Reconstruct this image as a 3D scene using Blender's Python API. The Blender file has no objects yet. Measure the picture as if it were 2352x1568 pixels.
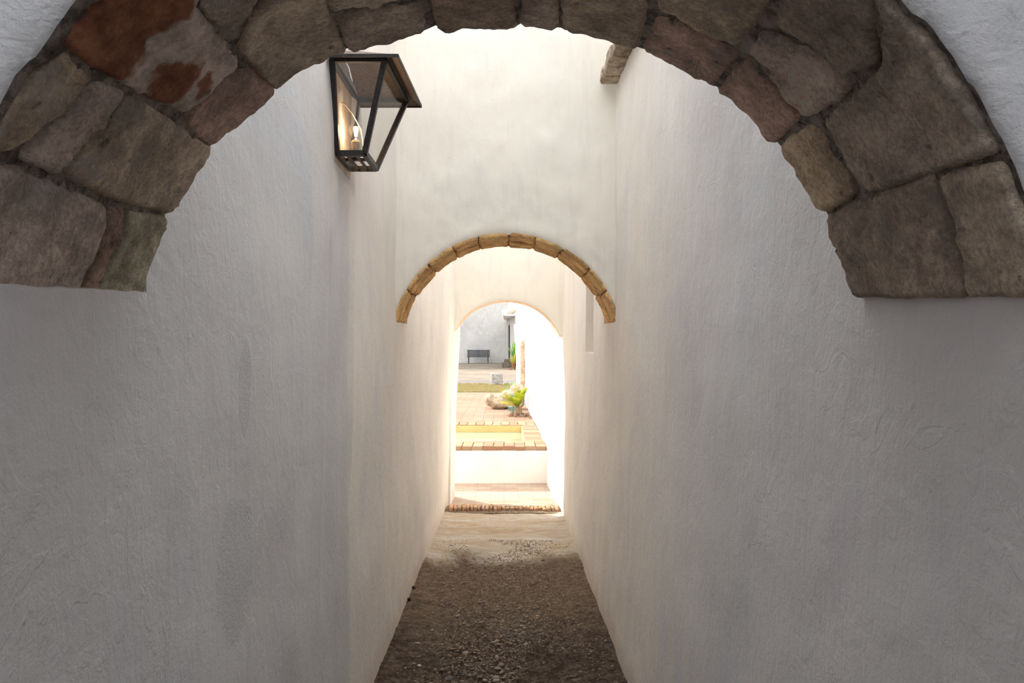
import bpy, bmesh, math, random
import numpy as np
from mathutils import Vector, Matrix, noise
from mathutils.geometry import delaunay_2d_cdt

sc = bpy.context.scene
F = 1829.0            # focal length in pixels of the 2352 px frame
VX, HY = 1160.0, 784.0

# ------------------------------------------------------------------ camera, light, exposure
cam_d = bpy.data.cameras.new('camera')
cam_d.sensor_width = 36.0
cam_d.lens = 36.0 * F / 2352.0
cam_d.shift_x = 16.0 / 2352.0
cam_d.clip_start = 0.05
cam_d.clip_end = 500
cam = bpy.data.objects.new('camera', cam_d)
sc.collection.objects.link(cam)
cam.location = (0, 0, 0)
cam.rotation_euler = (math.pi / 2, 0, 0)
sc.camera = cam

world = bpy.data.worlds.new('world')
sc.world = world
world.use_nodes = True
wn = world.node_tree
wn.nodes.clear()
w_out = wn.nodes.new('ShaderNodeOutputWorld')
w_bg = wn.nodes.new('ShaderNodeBackground')
w_geo = wn.nodes.new('ShaderNodeTexCoord')
w_sep = wn.nodes.new('ShaderNodeSeparateXYZ')
w_rmp = wn.nodes.new('ShaderNodeValToRGB')
w_rmp.color_ramp.elements[0].position = 0.0
w_rmp.color_ramp.elements[0].color = (1.0, 0.985, 0.96, 1)
w_rmp.color_ramp.elements[1].position = 1.0
w_rmp.color_ramp.elements[1].color = (0.88, 0.94, 1.0, 1)
wn.links.new(w_geo.outputs['Generated'], w_sep.inputs[0])
wn.links.new(w_sep.outputs['Z'], w_rmp.inputs[0])
wn.links.new(w_rmp.outputs[0], w_bg.inputs['Color'])
w_bg.inputs['Strength'].default_value = 1.9
wn.links.new(w_bg.outputs[0], w_out.inputs[0])

SUN_DIR = Vector((-1.2, 1.2, 1.0)).normalized()
sun_d = bpy.data.lights.new('sun', 'SUN')
sun_d.energy = 4.8
sun_d.color = (1.0, 0.91, 0.79)
sun_d.angle = math.radians(0.6)
sun = bpy.data.objects.new('sun', sun_d)
sc.collection.objects.link(sun)
sun.rotation_euler = SUN_DIR.to_track_quat('Z', 'Y').to_euler()
sun.location = (-20, 40, 30)

sc.view_settings.view_transform = 'Standard'
sc.view_settings.look = 'None'
sc.view_settings.gamma = 1.0
sc.view_settings.exposure = 0.72
sc.view_settings.use_curve_mapping = False
sc.cycles.max_bounces = 10
sc.cycles.diffuse_bounces = 8
sc.cycles.transparent_max_bounces = 16
sc.cycles.sample_clamp_indirect = 6.0

rnd = random.Random(7)
COL = sc.collection

# ------------------------------------------------------------------ helpers
def P(px, py, D):
    return Vector(((px - VX) * D / F, D, (HY - py) * D / F))

def tag(o, label=None, cat=None, group=None, kind=None):
    if label: o['label'] = label
    if cat: o['category'] = cat
    if group: o['group'] = group
    if kind: o['kind'] = kind
    return o

def empty(name, loc, rz=0.0):
    o = bpy.data.objects.new(name, None)
    o.empty_display_size = 0.1
    COL.objects.link(o)
    o.location = loc
    o.rotation_euler = (0, 0, rz)
    return o

def obj(name, bm, mat, parent=None, smooth=False, color=None):
    bm.normal_update()
    me = bpy.data.meshes.new(name)
    bm.to_mesh(me); bm.free()
    if smooth:
        for p in me.polygons: p.use_smooth = True
    if mat: me.materials.append(mat)
    o = bpy.data.objects.new(name, me)
    COL.objects.link(o)
    if parent is not None:
        o.parent = parent
    if color: o.color = (*color, 1)
    return o

def mesh_py(name, verts, faces, mat, parent=None, smooth=False, color=None):
    me = bpy.data.meshes.new(name)
    me.from_pydata([tuple(v) for v in verts], [], faces)
    me.update()
    if smooth:
        for p in me.polygons: p.use_smooth = True
    if mat: me.materials.append(mat)
    o = bpy.data.objects.new(name, me)
    COL.objects.link(o)
    if parent is not None: o.parent = parent
    if color: o.color = (*color, 1)
    return o

def add_box(bm, c, s, rot=None, bev=0.0):
    r = bmesh.ops.create_cube(bm, size=1.0)
    vs = r['verts']
    bmesh.ops.scale(bm, vec=s, verts=vs)
    if bev > 0:
        es = list({e for v in vs for e in v.link_edges})
        rb = bmesh.ops.bevel(bm, geom=es, offset=bev, segments=2, affect='EDGES', profile=0.6)
        vs = list({v for f in rb['faces'] for v in f.verts} | {v for v in vs if v.is_valid})
    if rot is not None:
        bmesh.ops.rotate(bm, cent=(0, 0, 0), matrix=rot, verts=vs)
    bmesh.ops.translate(bm, vec=c, verts=vs)
    return vs

def add_bar(bm, a, b, w, h=None, up=Vector((0, 0, 1)), bev=0.0):
    """a square bar between two points"""
    a = Vector(a); b = Vector(b); h = h or w
    d = (b - a); L = d.length; d.normalize()
    u = up - d * up.dot(d)
    if u.length < 1e-4: u = Vector((0, 1, 0)) - d * d.y
    u.normalize(); s = d.cross(u)
    M = Matrix((s, d, u)).transposed()
    return add_box(bm, (a + b) / 2, (w, L, h), M, bev)

def add_tube(bm, pts, r, seg=8, cap=True):
    pts = [Vector(p) for p in pts]
    rings = []
    for i, p in enumerate(pts):
        d = (pts[min(i + 1, len(pts) - 1)] - pts[max(i - 1, 0)]).normalized()
        u = Vector((0, 0, 1)) if abs(d.z) < 0.9 else Vector((1, 0, 0))
        u = (u - d * u.dot(d)).normalized(); v = d.cross(u)
        rr = r[i] if isinstance(r, (list, tuple)) else r
        rings.append([bm.verts.new(p + (u * math.cos(2 * math.pi * k / seg) + v * math.sin(2 * math.pi * k / seg)) * rr) for k in range(seg)])
    for a, b in zip(rings, rings[1:]):
        for k in range(seg):
            bm.faces.new((a[k], a[(k + 1) % seg], b[(k + 1) % seg], b[k]))
    if cap:
        bm.faces.new(rings[0][::-1]); bm.faces.new(rings[-1])

def add_lathe(bm, prof, c, seg=24):
    c = Vector(c); rings = []
    for r, z in prof:
        rings.append([bm.verts.new(c + Vector((math.cos(2 * math.pi * k / seg) * r, math.sin(2 * math.pi * k / seg) * r, z))) for k in range(seg)])
    for a, b in zip(rings, rings[1:]):
        for k in range(seg):
            bm.faces.new((a[k], a[(k + 1) % seg], b[(k + 1) % seg], b[k]))
    bm.faces.new(rings[0][::-1]); bm.faces.new(rings[-1])

def sm(t):
    t = max(0.0, min(1.0, t)); return t * t * (3 - 2 * t)

def fbm(x, y, z=0.0, o=4):
    return noise.fractal(Vector((x, y, z)), 0.9, 2.0, o)

# ------------------------------------------------------------------ material helpers
class NB:
    def __init__(s, name):
        s.m = bpy.data.materials.new(name); s.m.use_nodes = True
        s.t = s.m.node_tree; s.t.nodes.clear()
        s.out = s.n('ShaderNodeOutputMaterial')
        s.b = s.n('ShaderNodeBsdfPrincipled')
        s.l(s.b.outputs[0], s.out.inputs[0])
        s.co = s.n('ShaderNodeNewGeometry').outputs['Position']
    def n(s, ty): return s.t.nodes.new(ty)
    def l(s, a, b): s.t.links.new(a, b)
    def put(s, v, inp):
        if isinstance(v, bpy.types.NodeSocket): s.l(v, inp)
        elif isinstance(v, (tuple, list)) and len(v) == 3 and inp.type == 'RGBA': inp.default_value = (*v, 1)
        else: inp.default_value = v
    def map(s, scale=(1, 1, 1), loc=(0, 0, 0), co=None):
        n = s.n('ShaderNodeMapping'); s.l(co or s.co, n.inputs[0])
        n.inputs['Scale'].default_value = scale; n.inputs['Location'].default_value = loc
        return n.outputs[0]
    def noise(s, scale, detail=5, rough=0.55, co=None, dist=0.0):
        n = s.n('ShaderNodeTexNoise'); s.l(co or s.co, n.inputs['Vector'])
        n.inputs['Scale'].default_value = scale; n.inputs['Detail'].default_value = detail
        n.inputs['Roughness'].default_value = rough; n.inputs['Distortion'].default_value = dist
        return n.outputs['Fac']
    def voro(s, scale, co=None, feat='F1'):
        n = s.n('ShaderNodeTexVoronoi'); s.l(co or s.co, n.inputs['Vector'])
        n.inputs['Scale'].default_value = scale; n.feature = feat
        return n.outputs['Distance']
    def ramp(s, v, a, b, smooth=True):
        n = s.n('ShaderNodeMapRange'); s.put(v, n.inputs[0])
        n.inputs[1].default_value = a; n.inputs[2].default_value = b
        if smooth: n.interpolation_type = 'SMOOTHSTEP'
        return n.outputs[0]
    def math(s, op, a, b=0.0, c=None):
        n = s.n('ShaderNodeMath'); n.operation = op
        s.put(a, n.inputs[0]); s.put(b, n.inputs[1])
        if c is not None: s.put(c, n.inputs[2])
        return n.outputs[0]
    def mix(s, f, a, b):
        n = s.n('ShaderNodeMix'); n.data_type = 'RGBA'
        s.put(f, n.inputs[0]); s.put(a, n.inputs[6]); s.put(b, n.inputs[7])
        return n.outputs[2]
    def mul(s, a, b):
        n = s.n('ShaderNodeMix'); n.data_type = 'RGBA'; n.blend_type = 'MULTIPLY'
        n.inputs[0].default_value = 1.0
        s.put(a, n.inputs[6]); s.put(b, n.inputs[7])
        return n.outputs[2]
    def bump(s, h, dist=0.01, strength=1.0, prev=None):
        n = s.n('ShaderNodeBump'); s.put(h, n.inputs['Height'])
        n.inputs['Distance'].default_value = dist; n.inputs['Strength'].default_value = strength
        if prev: s.l(prev, n.inputs['Normal'])
        return n.outputs[0]
    def fin(s, col=None, rough=0.9, normal=None, spec=0.2, metal=0.0):
        if col is not None: s.put(col, s.b.inputs['Base Color'])
        s.put(rough, s.b.inputs['Roughness'])
        s.b.inputs['Specular IOR Level'].default_value = spec
        s.b.inputs['Metallic'].default_value = metal
        if normal: s.l(normal, s.b.inputs['Normal'])
        return s.m

def plaster(name, patches=(), coat_shade=None, base=(0.84, 0.80, 0.745), grey=(0.76, 0.73, 0.69), relief=1.0, foot=None, tone=0.15):
    b = NB(name)
    big = b.noise(0.9, 4, 0.6)
    med = b.noise(4.5, 5, 0.6, dist=0.6)
    streak = b.noise(1.0, 5, 0.65, co=b.map((14, 14, 1.6)))
    col = b.mix(b.ramp(big, 0.35, 0.68), base, grey)
    col = b.mix(b.math('MULTIPLY', b.ramp(streak, 0.5, 0.72), 0.30), col, (0.70, 0.645, 0.63))
    tint = b.noise(1.3, 5, 0.6, co=b.map((1, 1, .7), (4, 1, 6)), dist=0.7)
    col = b.mix(b.math('MULTIPLY', b.ramp(tint, 0.52, 0.68), tone), col, (0.72, 0.655, 0.67))
    col = b.mix(b.math('MULTIPLY', b.ramp(tint, 0.46, 0.32), tone), col, (0.66, 0.70, 0.73))
    col = b.mix(b.math('MULTIPLY', b.ramp(med, 0.52, 0.75), 0.3), col, (0.70, 0.695, 0.70))
    if coat_shade:                                   # greyer up to this depth: older coat on the left, painted shade on the right
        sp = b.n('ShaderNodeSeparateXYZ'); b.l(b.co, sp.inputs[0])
        yy = b.math('ADD', sp.outputs['Y'], b.math('MULTIPLY', b.math('SUBTRACT', b.noise(2.5, 5, 0.65, co=b.map((1, 1, .6))), 0.5), coat_shade[2]))
        col = b.mix(b.ramp(yy, coat_shade[1], coat_shade[0]), col, b.mul(col, coat_shade[3]))
    speck = b.ramp(b.noise(60, 2, 0.5), 0.73, 0.78)
    col = b.mix(b.math('MULTIPLY', speck, 0.35), col, (0.45, 0.42, 0.4))
    # relief: brushed whitewash, dents, layered flakes
    grain = b.noise(160, 3, 0.6)
    lump = b.noise(26, 4, 0.55, dist=0.4)
    brush = b.noise(1.0, 4, 0.6, co=b.map((55, 55, 9)))
    fl = b.noise(3.2, 4, 0.62, dist=0.9)
    flake = b.ramp(fl, 0.56, 0.575)
    fl2 = b.ramp(b.noise(1.0, 4, 0.6, co=b.map((4.2, 4.2, 1.9), (3, 7, 1)), dist=0.8), 0.60, 0.61)
    h = b.math('MULTIPLY', grain, 0.0009 * relief)
    h = b.math('MULTIPLY_ADD', lump, 0.0034 * relief, h)
    h = b.math('MULTIPLY_ADD', brush, 0.0012 * relief, h)
    h = b.math('MULTIPLY_ADD', flake, 0.0004 * relief, h)
    h = b.math('MULTIPLY_ADD', fl2, 0.0005 * relief, h)
    rough_patch = None
    for (cy, cz, ry, rz, dep) in patches:      # chipped spots: rough coat under the whitewash
        m = b.n('ShaderNodeMapping')
        wob = b.n('ShaderNodeTexNoise'); b.l(b.co, wob.inputs['Vector']); wob.inputs['Scale'].default_value = 9; wob.inputs['Detail'].default_value = 5
        va = b.n('ShaderNodeVectorMath'); va.operation = 'MULTIPLY_ADD'
        b.l(wob.outputs['Color'], va.inputs[0]); va.inputs[1].default_value = (0, ry * 0.9, ry * 1.4); b.l(b.co, va.inputs[2])
        sb = b.n('ShaderNodeVectorMath'); sb.operation = 'SUBTRACT'; b.l(va.outputs[0], sb.inputs[0]); sb.inputs[1].default_value = (0, cy + ry * .45, cz + ry * .7)
        ml = b.n('ShaderNodeVectorMath'); ml.operation = 'MULTIPLY'; b.l(sb.outputs[0], ml.inputs[0]); ml.inputs[1].default_value = (0, 1 / ry, 1 / rz)
        ln = b.n('ShaderNodeVectorMath'); ln.operation = 'LENGTH'; b.l(ml.outputs[0], ln.inputs[0])
        mask = b.ramp(ln.outputs['Value'], 1.0, 0.90)
        rough_patch = mask if rough_patch is None else b.math('MAXIMUM', rough_patch, mask)
        h = b.math('MULTIPLY_ADD', mask, dep, h)
    if rough_patch is not None:
        g2 = b.noise(90, 5, 0.75)
        h = b.math('ADD', h, b.math('MULTIPLY', b.math('MULTIPLY', g2, rough_patch), 0.006))
        col = b.mix(b.math('MULTIPLY', rough_patch, 0.30), col, (0.76, 0.765, 0.775))
    if foot:                                   # earth staining near the ground
        sep = b.n('ShaderNodeSeparateXYZ'); b.l(b.co, sep.inputs[0])
        zz = b.math('ADD', sep.outputs['Z'], b.math('MULTIPLY', sep.outputs['Y'], 0.0295))
        zz = b.math('ADD', zz, b.math('MULTIPLY', b.math('SUBTRACT', b.noise(7, 5, 0.7), 0.5), 0.28))
        col = b.mix(b.math('MULTIPLY', b.ramp(zz, -1.38, -1.62), foot), col, (0.62, 0.50, 0.41))
    return b.fin(col, 0.92, b.bump(h, 1.0, 1.0), 0.15)

def stone_mat(name, rough=1.0, warm=None):
    b = NB(name)
    oi = b.n('ShaderNodeObjectInfo').outputs['Color']
    big = b.noise(6, 5, 0.65, dist=0.25)
    med = b.noise(19, 7, 0.72)
    fine = b.noise(120, 6, 0.8)
    grain = b.noise(420, 3, 0.7)
    pit = b.ramp(b.noise(30, 5, 0.7), 0.64, 0.70)
    chip = b.ramp(b.voro(26, feat='SMOOTH_F1'), 0.15, 0.62)
    col = b.mul(oi, b.mix(b.ramp(big, 0.34, 0.66), (0.76, 0.74, 0.73), (1.25, 1.23, 1.21)))
    col = b.mul(col, b.mix(b.ramp(med, 0.34, 0.66), (0.80, 0.78, 0.77), (1.25, 1.25, 1.25)))
    col = b.mul(col, b.mix(b.ramp(fine, 0.3, 0.7), (0.66, 0.64, 0.62), (1.32, 1.32, 1.32)))
    lime = b.ramp(b.noise(5, 9, 0.82, co=b.map((1, 1, 1), (5, 2, 9)), dist=0.5), 0.53, 0.64)
    col = b.mix(b.math('MULTIPLY', lime, 0.55), col, (0.66, 0.59, 0.54) if warm is None else warm)
    col = b.mix(b.math('MULTIPLY', pit, 0.65), col, (0.09, 0.07, 0.055))
    crk = b.ramp(b.voro(6, co=b.map((1, 1, 1.4)), feat='DISTANCE_TO_EDGE'), 0.010, 0.0)
    crk = b.math('MULTIPLY', crk, b.ramp(b.noise(5, 3, 0.5), 0.60, 0.66))
    col = b.mix(b.math('MULTIPLY', crk, 0.6), col, (0.08, 0.06, 0.05))
    h = b.math('MULTIPLY', fine, 0.007 * rough)
    h = b.math('MULTIPLY_ADD', grain, 0.0016 * rough, h)
    h = b.math('MULTIPLY_ADD', med, 0.020 * rough, h)
    h = b.math('MULTIPLY_ADD', chip, 0.004 * rough, h)
    h = b.math('MULTIPLY_ADD', lime, 0.004, h)
    h = b.math('MULTIPLY_ADD', pit, -0.012, h)
    h = b.math('MULTIPLY_ADD', crk, -0.003, h)
    return b.fin(col, 0.95, b.bump(h, 1.0, 1.0), 0.1)

def mortar_mat(name, c1, c2, dark=(0.05, 0.04, 0.033)):
    b = NB(name)
    f = b.noise(60, 8, 0.85)
    big = b.noise(28, 7, 0.75)
    col = b.mix(b.ramp(big, 0.40, 0.60), tuple(c * 0.7 for c in c1), tuple(min(0.85, c * 1.3) for c in c2))
    col = b.mix(b.ramp(f, 0.44, 0.36), col, dark)
    h = b.math('MULTIPLY', f, 0.030)
    h = b.math('MULTIPLY_ADD', big, 0.035, h)
    h = b.math('MULTIPLY_ADD', b.voro(55, feat='SMOOTH_F1'), 0.010, h)
    return b.fin(col, 0.97, b.bump(h, 1.0, 1.0), 0.08)

def simple(name, col, rough=0.6, metal=0.0, var=0.15, bump=0.0005, scale=40, spec=0.3):
    b = NB(name)
    f = b.noise(scale, 5, 0.6)
    lo = tuple(c * (1 - var) for c in col); hi = tuple(min(1, c * (1 + var)) for c in col)
    return b.fin(b.mix(b.ramp(f, 0.3, 0.7), lo, hi), rough, b.bump(f, bump, 1.0) if bump else None, spec, metal)

# chipped spots on the left and right corridor walls: (depth, height, half sizes, height offset)
PL = [(1.93, -0.56, 0.13, 0.20, -0.003), (1.98, -0.11, 0.045, 0.13, -0.002), (2.95, 0.32, 0.035, 0.10, -0.002)]
PR = [(2.16, 0.14, 0.030, 0.035, -0.003), (1.67, 0.115, 0.020, 0.02, -0.003)]
M_wl = plaster('plaster_left', PL, coat_shade=(3.30, 3.42, 0.25, (0.795, 0.822, 0.875)), foot=0.55, tone=0.4)
M_wr = plaster('plaster_right', PR, coat_shade=(2.2, 3.9, 0.9, (0.83, 0.845, 0.895)), foot=0.55, tone=0.4)  # no coat edge here: shade of the near wall painted into the colour
M_wc = plaster('plaster_cream', base=(0.855, 0.825, 0.75), grey=(0.815, 0.785, 0.715), relief=0.45)
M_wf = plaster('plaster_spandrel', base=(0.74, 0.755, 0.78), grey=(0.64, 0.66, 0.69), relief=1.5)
M_wo = plaster('plaster_courtyard', base=(0.86, 0.85, 0.83), grey=(0.80, 0.79, 0.77), relief=0.6)
M_stone = stone_mat('stone_weathered')
M_stone2 = stone_mat('stone_ochre', 0.8, warm=(0.88, 0.64, 0.38))
M_mort = mortar_mat('mortar_brown', (0.46, 0.385, 0.33), (0.62, 0.53, 0.46))
M_mort2 = mortar_mat('mortar_ochre', (0.45, 0.30, 0.15), (0.50, 0.36, 0.2), (0.20, 0.12, 0.06))
M_pale = stone_mat('mortar_infill', 1.9)

# ------------------------------------------------------------------ corridor geometry
def xL(D, z):
    t = max(0.0, min(1.2, (z + 1.7) / 1.7))
    x = -0.658 + (0.012 + 0.041 * sm((D - 4.65) / 4.45)) * t
    if D > 8.8: x += 0.05 * sm((D - 8.8) / 0.8)
    return x
def xR(D, z):
    t = max(0.0, min(1.15, (z + 1.7) / 1.7))
    x = 0.614 + (0.030 + 0.013 * sm((D - 4.65) / 4.45)) * t
    if D > 9.1: x -= 0.065 * min(1, (D - 9.1) / 0.5)
    return x
def zF(D): return -1.6 - 0.0295 * D

def lin(a, b, step):
    n = max(1, int(round((b - a) / step)))
    return [a + (b - a) * i / n for i in range(n + 1)]

ZT = 2.4
def ztop(D):
    return 2.9 if D < 0.92 else (ZT if D < 5.2 else 2.1)

def side_wall(name, xf, side, mat, niche=None):
    Ds = lin(-3, 0.8, 0.15) + lin(0.8, 4.65, 0.022)[1:] + lin(4.65, 9.6, 0.05)[1:]
    zs = lin(-2.1, 1.9, 0.022) + lin(1.9, ZT, 0.15)[1:]
    if niche:
        y0, y1, z0, z1 = niche
        Ds = sorted([d for d in Ds if all(abs(d - e) > 0.012 for e in (y0, y1))] + [y0, y0 + 0.008, y1 - 0.008, y1])
        zs = sorted([z for z in zs if all(abs(z - e) > 0.012 for e in (z0, z1))] + [z0, z0 + 0.008, z1 - 0.008, z1])
    LEDGE = ((0.905, 1.435, 0.083), (4.65, 5.2, 0.117))
    for (a, b_, zl) in LEDGE:
        zs = [z for z in zs if abs(z - zl) > 0.010] + [zl - 0.003, zl + 0.003]
        Ds = [d for d in Ds if all(abs(d - q) > 0.008 for q in (a, b_))] + [a - .002, a + .002, b_ - .002, b_ + .002]
    zs.sort(); Ds.sort()
    V = []; nz = len(zs)
    for D in Ds:
        for z in zs:
            x = xf(D, z); dz = 0.0
            for (a, b_, zl) in LEDGE:       # the plaster steps back above the springing of each arch
                if a < D < b_:
                    if z > zl and z < 0.9: x += 0.028 * side
                    if abs(z - zl) < 0.03 and a < 1:
                        dz = ((D - a) / (b_ - a) - 0.6) * 0.022 + (0.012 if side > 0 else 0) + 0.003 * fbm(D * 40, side, 2.2, 3)
                    elif abs(z - zl) < 0.03: dz = 0.004 * fbm(D * 30, side, 2.2, 3)
            f = 0.008 * fbm(D * 1.3 + side * 7, z * 1.3, 3.1, 3) + 0.0028 * fbm(D * 5, z * 4, side * 5.0, 3)
            if side < 0:    # a thicker coat of plaster ends beside the lantern
                f += 0.010 * sm((D - 3.36 - 0.02 * math.sin(z * 5)) / 0.02) * (1 - sm((-z - 0.1) / 0.7))
                f -= 0.006 * sm((D - 2.86 - 0.03 * math.sin(z * 3 + 1)) / 0.03) * sm((0.9 - abs(z + .2)) / .3)
            x += f * (1 if side < 0 else -1)
            if niche and y0 + 0.004 < D < y1 - 0.004 and z0 + 0.004 < z < z1 - 0.004:
                x += 0.24 * (1 if side > 0 else -1)
            zz = z + dz
            if z > 1.9:
                zz = 1.9 + (z - 1.9) * (ztop(D) - 1.9) / (ZT - 1.9)
            V.append((x, D, zz))
    Fs = []
    for i in range(len(Ds) - 1):
        for j in range(nz - 1):
            q = (i * nz + j, i * nz + j + 1, (i + 1) * nz + j + 1, (i + 1) * nz + j)
            Fs.append(q if side < 0 else q[::-1])
    # outer faces so the wall has a real thickness
    xo = 0.55 * side + (xf(0, 0))
    n0 = len(V)
    bot = [i * nz for i in range(len(Ds))]; top = [i * nz + nz - 1 for i in range(len(Ds))]
    ob = []; ot = []
    for i, D in enumerate(Ds):
        ob.append(len(V)); V.append((xo, D, zs[0]))
        ot.append(len(V)); V.append((xo, D, V[top[i]][2]))
    for i in range(len(Ds) - 1):
        Fs.append((top[i], top[i + 1], ot[i + 1], ot[i]))
        Fs.append((bot[i], ob[i], ob[i + 1], bot[i + 1]))
        Fs.append((ob[i], ot[i], ot[i + 1], ob[i + 1]))
    Fs.append(tuple([j for j in range(nz)] + [ot[0], ob[0]]))
    e = (len(Ds) - 1) * nz
    Fs.append(tuple([e + j for j in range(nz)] + [ot[-1], ob[-1]])[::-1])
    o = mesh_py(name, V, Fs, mat, smooth=True)
    bm = bmesh.new(); bm.from_mesh(o.data); bmesh.ops.recalc_face_normals(bm, faces=bm.faces)
    for ed in bm.edges:
        if len(ed.link_faces) == 2 and ed.calc_face_angle(0) > 0.7: ed.smooth = False
    bm.to_mesh(o.data); bm.free()
    tag(o, kind='structure')
    return o

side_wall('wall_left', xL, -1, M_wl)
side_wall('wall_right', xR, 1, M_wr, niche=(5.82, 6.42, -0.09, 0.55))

# arches: circle in the x-z plane; radius as a function of the angle from vertical
class Arch:
    def __init__(s, cx, cz, rf, D0, D1, zs): s.cx, s.cz, s.rf, s.D0, s.D1, s.zs = cx, cz, rf, D0, D1, zs
    def pt(s, phi, D, dr=0.0):
        r = s.rf(phi) + dr
        return Vector((s.cx + r * math.sin(phi), D, s.cz + r * math.cos(phi)))
    def hit(s, px, py):
        u, v = (px - VX) / F, (HY - py) / F
        D = s.D1
        for _ in range(12):
            phi = math.atan2(D * u - s.cx, D * v - s.cz)
            r = s.rf(phi)
            a = u * u + v * v; b_ = -2 * (u * s.cx + v * s.cz); c = s.cx ** 2 + s.cz ** 2 - r * r
            D = (-b_ + math.sqrt(max(0, b_ * b_ - 4 * a * c))) / (2 * a)
        return phi, D
    def z_at(s, x, dr=0.0):
        z = 0.5
        for _ in range(12):
            phi = math.atan2(x - s.cx, max(1e-3, z - s.cz))
            r = s.rf(phi) + dr
            z = s.cz + math.sqrt(max(1e-6, r * r - (x - s.cx) ** 2))
        return z

k1 = 1.435 / F
A1 = Arch(-20 * k1, -133 * k1, lambda p: (846 + 20 * math.sin(min(math.pi, math.pi * abs(p) / 1.28)) ** 2) * k1, 0.905, 1.435, 0.060)
A2 = Arch(0.008, -0.058, lambda p: 0.672, 4.65, 5.2, 0.105)
A3 = Arch(0.014, -0.115, lambda p: 0.585 + 0.055 * sm(abs(p) / 1.5), 9.1, 9.6, 0.0)

def arch_wall(name, A, mat, top, mort, recess=0.012, step=0.012, jag=0.0, amp=0.01, bulge=0.0):
    """masonry above an arch, between the side walls: face, back, soffit"""
    xa, xb = -0.70, 0.70
    xs = lin(xa, xb, step)
    ts = [0, .004, .012, .022] + [0.022 + (1 - 0.022) * (i / 60) ** 1.5 for i in range(1, 61)]
    V = []; Fs = []; mi = []
    def base(x):
        x2 = max(A.cx - A.rf(1.3) * 0.96, min(A.cx + A.rf(1.3) * 0.96, x))
        z = A.z_at(x2, recess)
        lo = A.zs
        if z < lo: z = lo
        return z
    nz = len(ts)
    for sgn, D in ((0, A.D0), (1, A.D1)):
        for x in xs:
            zb = base(x) + jag * fbm(x * 30, D * 9, 1.7, 4)
            for t in ts:
                z = zb + (top - zb) * t
                w = sm(t / 0.05)
                rr = 0.012 * (1 - sm(t * (top - zb) / 0.02))
                dy = amp * w * fbm(x * 3 + 9, z * 3, D, 4) + amp * .35 * w * fbm(x * 14, z * 14, D, 3)
                V.append((x, D + (rr + dy if sgn == 0 else -rr - dy), z))
    n1 = len(xs) * nz
    for s_ in (0, 1):
        for i in range(len(xs) - 1):
            for j in range(nz - 1):
                a = s_ * n1 + i * nz + j
                q = (a, a + nz, a + nz + 1, a + 1)
                Fs.append(q if s_ == 0 else q[::-1]); mi.append(0)
    # soffit
    nd = 24
    ring = []
    for i in range(len(xs)):
        a = Vector(V[i * nz]); b_ = Vector(V[n1 + i * nz]); row = [i * nz]
        for k in range(1, nd):
            p = a.lerp(b_, k / nd)
            nrm = Vector((p.x - A.cx, 0, p.z - A.cz)).normalized()
            p += nrm * (0.007 * fbm(p.x * 22, p.y * 22, p.z * 22, 4))
            row.append(len(V)); V.append(p)
        row.append(n1 + i * nz); ring.append(row)
    for i in range(len(xs) - 1):
        for k in range(nd):
            Fs.append((ring[i][k], ring[i][k + 1], ring[i + 1][k + 1], ring[i + 1][k])); mi.append(1)
    for i in range(len(xs) - 1):   # top
        Fs.append((i * nz + nz - 1, (i + 1) * nz + nz - 1, n1 + (i + 1) * nz + nz - 1, n1 + i * nz + nz - 1)); mi.append(0)
    o = mesh_py(name, V, Fs, mat, smooth=True)
    o.data.materials.append(mort)
    for p, m in zip(o.data.polygons, mi): p.material_index = m
    bm = bmesh.new(); bm.from_mesh(o.data)
    for ed in bm.edges:
        if len(ed.link_faces) == 2 and ed.calc_face_angle(0) > 0.9: ed.smooth = False
    bm.to_mesh(o.data); bm.free()
    return tag(o, kind='structure')

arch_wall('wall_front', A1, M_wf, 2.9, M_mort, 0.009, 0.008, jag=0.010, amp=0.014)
arch_wall('wall_middle', A2, M_wc, 3.2, M_mort2, 0.014, 0.012, jag=0.006)
M_edge = simple('arch_edge_tan', (0.66, 0.49, 0.34), 0.9, var=0.15, scale=14, bump=0.004)
arch_wall('wall_back', A3, M_wc, 2.6, M_edge, 0.0, 0.015, jag=0.003, amp=0.006)


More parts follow.
